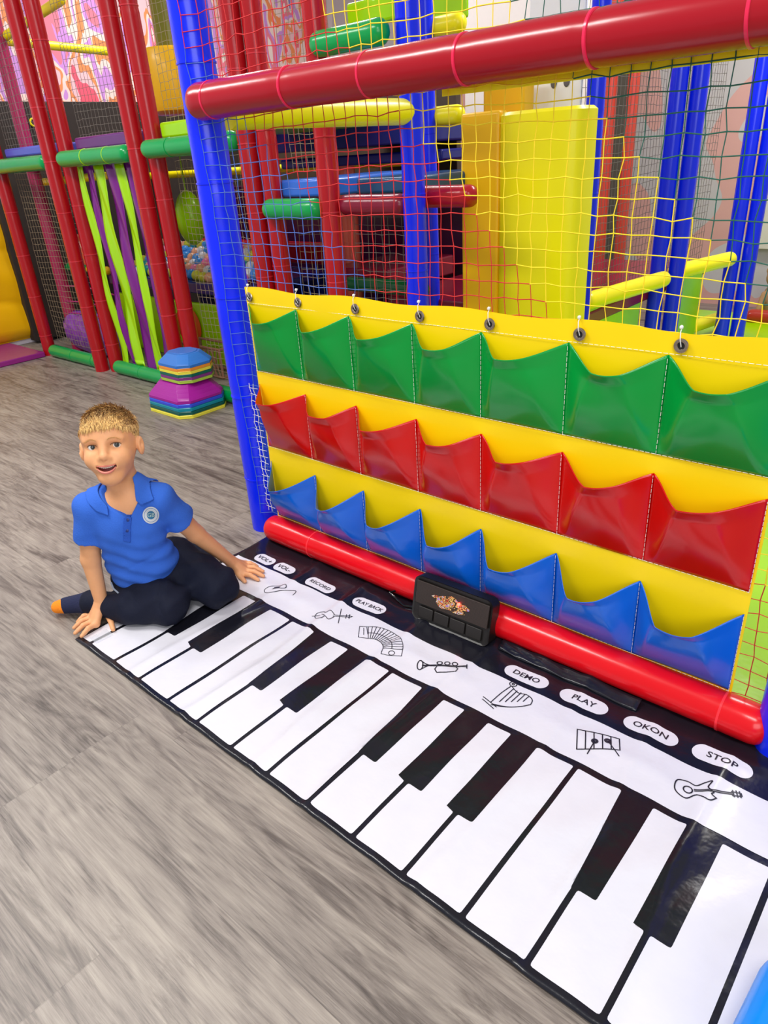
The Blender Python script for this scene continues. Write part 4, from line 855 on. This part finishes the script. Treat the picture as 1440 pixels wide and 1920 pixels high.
# --- facial parts
def probe(x, z, y0=-.13, sdf=H, fr=HF):   # first contact when moving back into the head
    y = y0
    for _ in range(90):
        d = float(sdf.ev(fr.wld(np.array([x, y, z]))[None])[0])
        if d < .0003: break
        y += max(d * .8, .0004)
    return y
def hw(P): return [tuple(HF.wld(p)) for p in P]
M_LIP = mat('lips', S(214, 122, 104), 0.45, spec=.4); M_MOUTH = mat('mouth inside', S(110, 30, 28), 0.6); M_TEETH = mat('teeth', S(240, 232, 218), 0.3)
mb = MB(); up = []; lo = []
for i in range(15):
    x = -.0222 + .0444 * i / 14; hh = .0085 * math.sqrt(max(0, 1 - (x / .0235) ** 2)); up.append((x, -.0845 + 12 * x * x, mouth_z(x) - .0018 + hh * .9)); lo.append((x, -.0835 + 12 * x * x, mouth_z(x) - .0018 - hh * 1.05))
mb.tube(hw(up), [.0012 + .0012 * math.sin(PI * i / 14) for i in range(15)], 8); mb.tube(hw(lo), [.0012 + .0018 * math.sin(PI * i / 14) for i in range(15)], 8); place(mb.build('lips', M_LIP, BOY))
mb = MB(); R = []
for i in range(13):
    x = -.021 + .0035 * i; R.append(hw([(x, -.0715 + 12 * x * x, mouth_z(x) + .006), (x, -.0715 + 12 * x * x, mouth_z(x) - .009), (x, -.065 + 12 * x * x, mouth_z(x) - .009), (x, -.065 + 12 * x * x, mouth_z(x) + .006)]))
mb.rings(R); place(mb.build('mouth_interior', M_MOUTH, BOY))
mb = MB()
for i in range(8):
    x = -.0158 + .0045 * i; w_ = .0021; mb.add(hw([(x - w_, -.0772 + 12 * x * x, mouth_z(x) + .0055), (x + w_, -.0772 + 12 * x * x, mouth_z(x) + .0055), (x + w_ * .9, -.0778 + 12 * x * x, mouth_z(x) + .0002), (x - w_ * .9, -.0778 + 12 * x * x, mouth_z(x) + .0002), (x - w_, -.0742 + 12 * x * x, mouth_z(x) + .0055), (x + w_, -.0742 + 12 * x * x, mouth_z(x) + .0055), (x + w_ * .9, -.0742 + 12 * x * x, mouth_z(x) + .0002), (x - w_ * .9, -.0742 + 12 * x * x, mouth_z(x) + .0002)]), [(0, 1, 2, 3), (4, 7, 6, 5), (0, 4, 5, 1), (3, 2, 6, 7), (0, 3, 7, 4), (1, 5, 6, 2)])
place(mb.build('teeth', M_TEETH, BOY))
M_EYE = mat('eye white', S(236, 232, 228), 0.15); M_IRIS = mat('blue grey iris', S(70, 72, 68), 0.2); M_PUP = mat('pupil', S(10, 10, 12), 0.1); M_LASH = mat('lashes', S(96, 66, 44), 0.7)
for s in (-1, 1):
    c = np.array((s * .0285, -.0585, .0035)); r = .0118 * HS
    mb = MB(); mb.lathe([(r * math.sin(PI * q / 16) + 1e-5, -r * math.cos(PI * q / 16)) for q in range(17)], n=24); ey = mb.build('eye', M_EYE, BOY)
    ey.location = tuple(HF.wld(c) - BO)
    g = nrm(CC - HF.wld(c)); gx = nrm(np.cross((0, 0, 1), g)); gy = np.cross(g, gx)
    for rad, nm, m, e in ((.0054, 'iris', M_IRIS, .0004), (.0023, 'pupil', M_PUP, .0008)):
        mb = MB(); R = []
        for rr_ in (rad, rad * .66, rad * .33, 1e-5):
            h_ = math.sqrt(r * r - rr_ * rr_) + e; R.append([tuple(g * h_ + rr_ * (math.cos(2 * PI * q / 20) * gx + math.sin(2 * PI * q / 20) * gy)) for q in range(20)])
        mb.rings(R, (False, False)); mb.build(nm, m, ey)
    lid = []; lid2 = []
    for i in range(9):
        t = PI * i / 8; x = c[0] + .0126 * math.cos(t); lid.append((x, probe(x, c[2] + .0057 * math.sin(t) + .0012) + .0006, c[2] + .0052 * math.sin(t) + .0002))
    mb = MB(); mb.tube(hw(lid), [.0004 + .0006 * math.sin(PI * i / 8) for i in range(9)], 6); place(mb.build('eyelashes', M_LASH, BOY))
# hair
def hairline(P): return P[..., 2] + .60 * P[..., 1] - .0015 + .004 * np.sin(P[..., 0] * 160) - np.clip(np.abs(P[..., 0]) - .05, 0, 1) * .2 - .006
HC = SDF(); HC.ell((0, .015, .031), (.0680, .0850, .0705), fr=HF); HC.ell((0, -.0455, .037), (.0530, .0355, .0350), k=.03, fr=HF)
HC0 = SDF(); HC0.ops = list(HC.ops)
HC.fn(lambda p: -(hairline(p) - .004), (-.1, -.1, -.1), (.1, .12, .13), k=.006, kind='&', fr=HF)
M_HA = [mat('blond hair', S(204, 160, 98), .55, spec=.4), mat('light blond hair', S(236, 198, 128), .5, spec=.4), mat('brown blond hair', S(132, 96, 58), .6, spec=.3)]
hair = place(HC.mesh('hair', .0025, mat('scalp hair', S(172, 132, 84), .7, .8, 260), BOY))
mb = MB(); hr = np.random.default_rng(3); U = hr.normal(size=(30000, 3)); U /= np.linalg.norm(U, axis=1)[:, None]; U = U[U[:, 2] > -.35]
P_ = np.array((0, .014, .030)) + U * np.array((.069, .086, .071)); Nn = U / np.array((.069, .086, .071)); Nn /= np.linalg.norm(Nn, axis=1)[:, None]
for _ in range(3): P_ = P_ - Nn * (HC0.ev(HF.wld(P_)) / HS)[:, None]
keep = hairline(P_) > .001; P_ = P_[keep][:9500]; Nn = Nn[keep][:9500]
# a denser fringe over the forehead
Uf = np.stack([hr.uniform(-.05, .05, 3500), np.full(3500, -.08), hr.uniform(.052, .082, 3500)], 1); Pf = []
for u_ in Uf:
    y_ = -.10
    for _ in range(14): y_ += float(HC0.ev(HF.wld(np.array([u_[0], y_, u_[2]]))[None])[0]) / HS * .85
    Pf.append((u_[0], y_, u_[2]))
Pf = np.array(Pf); Pf = Pf[hairline(Pf) > .001][:1300]; Nf = Pf - np.array((0, .014, .02)); Nf /= np.linalg.norm(Nf, axis=1)[:, None]
P_ = np.concatenate([P_, Pf]); Nn = np.concatenate([Nn, Nf])
for p, n_ in zip(P_, Nn):
    side = max(0, min(1, (p[2] - .035) / .045)); front = max(0, min(1, (-p[1] - .035) / .03))
    flow = np.array((p[0] * 2.5, -1.0, 0.0)) if p[1] < .035 else np.array((p[0] * 6, .4, -.8))
    if side < .4: flow = np.array((0, -.25, -1.0))
    flow = flow + np.array((0, 0, -1.6)) * front + hr.normal(size=3) * .2; t = nrm(flow - n_ * (flow @ n_))
    L_ = (.007 + .015 * side + .005 * front) * hr.uniform(.5, 1.25); lift = (.05 + .34 * side * (1 - front)) * hr.uniform(.4, 1.4)
    a = p - n_ * .0015; b = p + t * L_ * .5 + n_ * (L_ * lift * .6 + .0008 + .0012 * front); c_ = p + t * L_ + n_ * (L_ * lift * (.9 if front < .3 else .2) + .0010 * front)
    rnd = hr.random(); k = 2 if rnd < (.50 if p[2] > .080 else .16) else (1 if rnd > (1 - .22 - .15 * front) else 0)
    mb.tube(hw([a, b, c_]), [.0006, .0005, .00012], 3, m=k, cap=(False, False))
place(mb.build('hair_strands', M_HA, BOY))
for s in (-1, 1):
    mb = MB()
    for i in range(44):
        f = i / 43; x = s * (.014 + .030 * f); z = .0185 + .0045 * math.sin(PI * min(1, f * 1.1)) - .002 * f + hr.uniform(-.0014, .0014); y = probe(x, z) - .0004
        mb.tube(hw([(x - s * .002, y, z - .0008), (x + s * .0025, y - .0006, z + .0008)]), [.00034, .0001], 3, cap=(False, False))
    place(mb.build('eyebrow', M_HA[0], BOY))
# --- shirt
T = SDF()
T.ell((0, 0, 0.002), (.088, .058, .092), fr=TF); T.cap(nkb - Zb * .006, shR, .035, .035, k=.02); T.cap(nkb - Zb * .006, shL, .035, .035, k=.02)
T.ell(TF.loc(belly), (.083, .060, .074), k=.04, fr=TF); T.ell(TF.loc(belly * .45 + pel * .55), (.086, .066, .062), k=.035, fr=TF)
T.cap(nkb - Zb * .018, nkb + Zb * .012, .042, .037, k=.015)
hR = shR + (elR - shR) * .60; hL = shL + (elL - shL) * .55
for hm, sh, el in ((hR, shR, elR), (hL, shL, elL)):
    ax_ = nrm(el - sh); cf, lo_, hi_ = _cap(sh, hm + ax_ * .01, .036, .0385)
    T.fn(lambda p, cf=cf, hm=hm, ax_=ax_: np.maximum(cf(p), (p - hm) @ ax_), lo_, hi_, k=.014)
for hm, sh, el in ((hR, shR, elR), (hL, shL, elL)):
    ax_ = nrm(el - sh); T.cap(hm - ax_ * .004, hm + ax_ * .05, .0325, .0325, k=.003, kind='-')
T0 = SDF(); T0.ops = list(T.ops)
def onshirt(px, py, off=.002, sdf=None, fb=False):
    r = nrm(CR @ np.array([px - 720.0, 960.0 - py, -FPX])); t = 1.3; sdf = sdf or T; best = (9, t)
    for _ in range(200):
        d = float(sdf.ev((CC + r * t)[None])[0])
        if d < best[0]: best = (d, t)
        t += max(d * .8, .0003)
        if d < .0006 or t > 2.2: break
    if fb: t = best[1]
    return CC + r * (t - off), r
def tz(px, py):   # measured point on the cloth, in torso coordinates
    q = TF.loc(onshirt(px, py, 0, T0, True)[0]); return (q[0], q[2])
VN = [tz(*q) for q in ((172, 872), (178, 896), (187, 917), (200, 946), (242, 974), (260, 938), (259, 905), (252, 872))] + [(.045, .16), (-.05, .16)]
pv = poly2d(VN)
T.fn(lambda p: np.maximum(pv(p), p[..., 1] + .004), (-.1, -.12, -.1), (.1, 0.02, .17), k=.003, kind='-', fr=TF)
T.cap(nkb - Zb * .02, nkb + Zb * .07, .0375, .043, k=.003, kind='-')
def folds(p):
    q = TF.loc(p); w = np.clip((.02 - q[..., 2]) / .08, 0, 1)
    return .0024 * w * np.sin(q[..., 2] * 150 + q[..., 0] * 38 + 2 * np.sin(q[..., 0] * 30)) + .0022 * np.exp(-((q[..., 2] + .085 - .25 * q[..., 0]) / .006) ** 2) + .0016 * np.sin(q[..., 0] * 75 - q[..., 2] * 60)
T.post = folds
shirt = place(T.mesh('shirt', .0026, M_SHIRT, BOY, 1)); shirt['label'] = 'bright blue short sleeved polo shirt'
# collar, placket, hem trims as thin layers following the shirt
def layer(name, poly, off, th, m, rnd=.0015):
    L_ = SDF(); f2 = poly2d(poly); xs = [q[0] for q in poly]; zs = [q[1] for q in poly]
    def f(p):
        w = TF.wld(p); d = T.ev(w); return np.maximum(np.maximum(f2(p) - rnd, np.abs(d - off) - th), p[..., 1] - .03)
    L_.fn(f, (min(xs) - .004, -.11, min(zs) - .004), (max(xs) + .004, .03, max(zs) + .004), fr=TF)
    return place(L_.mesh(name, .0016, m, BOY, 1))
layer('collar', [tz(*q) for q in ((172, 874), (178, 893), (187, 915), (201, 948), (203, 964), (184, 956), (166, 936), (162, 905), (166, 882))], .0045, .0018, M_SHIRT)
layer('collar', [tz(*q) for q in ((250, 868), (257, 905), (258, 936), (266, 944), (288, 934), (284, 905), (268, 878))], .0045, .0018, M_SHIRT)
layer('placket', [tz(*q) for q in ((234, 970), (246, 970), (244, 1016), (232, 1014))], .0015, .0012, M_SHIRT2)
mb = MB()
for q in ((239, 975), (238, 995)):
    p, r = onshirt(*q); g = nrm(-Yb * .8 + .2 * Zb); a1 = nrm(np.cross(g, Xb)); 
    for rr_, e in ((.0042, .0),): mb.rings([[tuple(p + g * (h_) + k_ * (math.cos(2 * PI * w / 14) * Xb + math.sin(2 * PI * w / 14) * a1)) for w in range(14)] for k_, h_ in ((.0040, -.001), (.0042, .0006), (.003, .0014))])
place(mb.build('button', mat('dark blue button', S(28, 50, 120), .4), BOY))
# round crest on the left chest
def disc(name, c, rad0, rad1, m, off, parent=BOY, seg=36, rings_=3):
    V = []; F = []
    for k in range(rings_ + 1):
        rr_ = rad0 + (rad1 - rad0) * k / rings_
        for q in range(seg):
            a = 2 * PI * q / seg; p, _ = onshirt(c[0] + rr_ * math.cos(a), c[1] + rr_ * 1.02 * math.sin(a), off); V.append(tuple(p))
    for k in range(rings_):
        for q in range(seg): a = k * seg + q; b = k * seg + (q + 1) % seg; F.append((a, b, b + seg, a + seg))
    if rad0 < .6: F.append(tuple(range(seg)))
    return place(mk(name, V, F, m, parent))
bc = (283, 966)
disc('crest', bc, 0.3, 15.6, mat('crest cloth', S(205, 208, 212), .8), .0022, rings_=5)
disc('crest_ring', bc, 12.2, 12.9, mat('crest blue thread', S(60, 110, 170), .8), .0028, rings_=1)
disc('crest_centre', bc, 0.3, 7.6, mat('crest teal thread', S(44, 110, 150), .8), .0028, rings_=3)
def chars(txt, cx, cy, size, m, off, rot=0):
    cu = bpy.data.curves.new('t', 'FONT'); cu.body = txt; cu.size = size; cu.align_x = 'CENTER'; cu.align_y = 'CENTER'; cu.resolution_u = 2
    t = bpy.data.objects.new('t', cu); COL.objects.link(t); dg = bpy.context.evaluated_depsgraph_get(); me = bpy.data.meshes.new_from_object(t.evaluated_get(dg)); bpy.data.objects.remove(t)
    V = []
    for v in me.vertices:
        x, y = v.co.x * math.cos(rot) - v.co.y * math.sin(rot), v.co.x * math.sin(rot) + v.co.y * math.cos(rot); p, _ = onshirt(cx + x, cy - y, off); V.append(tuple(p))
    return place(mk('crest_letters', V, [tuple(f.vertices) for f in me.polygons], m, BOY))
chars('GB', bc[0], bc[1], 10.5, mat('crest pale thread', S(190, 215, 205), .8), .0034, .05)
# --- trousers
Q = SDF()
kR = np.array((-1.372, 0.698, 0.056)); kL = np.array((-1.335, 0.812, 0.060)); aR = GP(172, 1128, .040); hipR = np.array((-1.495, 0.700, 0.078)); hipL = np.array((-1.475, 0.790, 0.085))
Q.ell((0, 0, 0), (.092, .075, .072), fr=Frame(pel + np.array((-.01, .01, 0)), Xb, nrm((-Xb[1], Xb[0], 0)) * 1, (0, 0, 1)), k=.02)
Q.cap(hipR, kR, .066, .047, k=.03); Q.cap(hipL, kL, .068, .054, k=.03)
Q.cap(kR + np.array((-.01, -.005, -.012)), np.array((-1.455, .635, .042)), .044, .038, k=.018); Q.cap(np.array((-1.455, .635, .042)), aR, .038, .030, k=.012)
Q.cap(kL + np.array((-.01, .005, -.015)), GP(372, 1040, .04), .040, .032, k=.018)
Q.fn(lambda p: 0.0085 - p[..., 2], (-1.9, .4, -.1), (-1.1, 1.1, .2), k=.008, kind='&')
def pf(p):
    x, y, z = p[..., 0], p[..., 1], p[..., 2]
    return .0022 * np.sin((x + 1.4) * 70 + (y - .7) * 45 + 3 * np.sin(z * 40)) + .0018 * np.sin((x * 30 - y * 95) + 2 * np.sin(x * 50)) + .003 * np.exp(-((np.abs((x + 1.43) * .6 + (y - .73) * .8 - .01 * np.sin(z * 60))) / .006) ** 2)
Q.post = pf
tr = place(Q.mesh('trousers', .003, M_TROU, BOY, 1)); tr['label'] = 'navy blue tracksuit trousers'
mb = MB(); mb.tube([tuple(GP(208, 1092, .10)), tuple(GP(213, 1104, .09)), tuple(GP(222, 1112, .085))], .0022, 6); mb.tube([tuple(GP(185, 1112, .085)), tuple(GP(178, 1122, .075))], .0018, 6); place(mb.build('waist_cord', mat('grey cord trim', S(150, 158, 172), .7), BOY))
# feet in navy socks with orange toes
K = SDF(); K.cap(aR, GP(124, 1135, .026), .027, .021, k=.012); K.ell(aR + np.array((-.002, 0, -.008)), (.03, .028, .028), k=.015); K.fn(lambda p: 0.001 - p[..., 2], (-1.8, .4, -.1), (-1.4, .8, .2), k=.004, kind='&')
place(K.mesh('sock', .0025, M_SOCK, BOY, 1))
K = SDF(); K.cap(GP(120, 1136, .026), GP(109, 1138, .022), .0195, .0165, k=.01); K.fn(lambda p: 0.001 - p[..., 2], (-1.8, .4, -.1), (-1.4, .8, .2), k=.004, kind='&'); place(K.mesh('sock_toe', .002, M_ORANGE, BOY, 1))
K = SDF(); K.cap(GP(366, 1036, .035), GP(340, 1020, .03), .026, .02, k=.01); place(K.mesh('sock', .003, M_SOCK, BOY, 1))
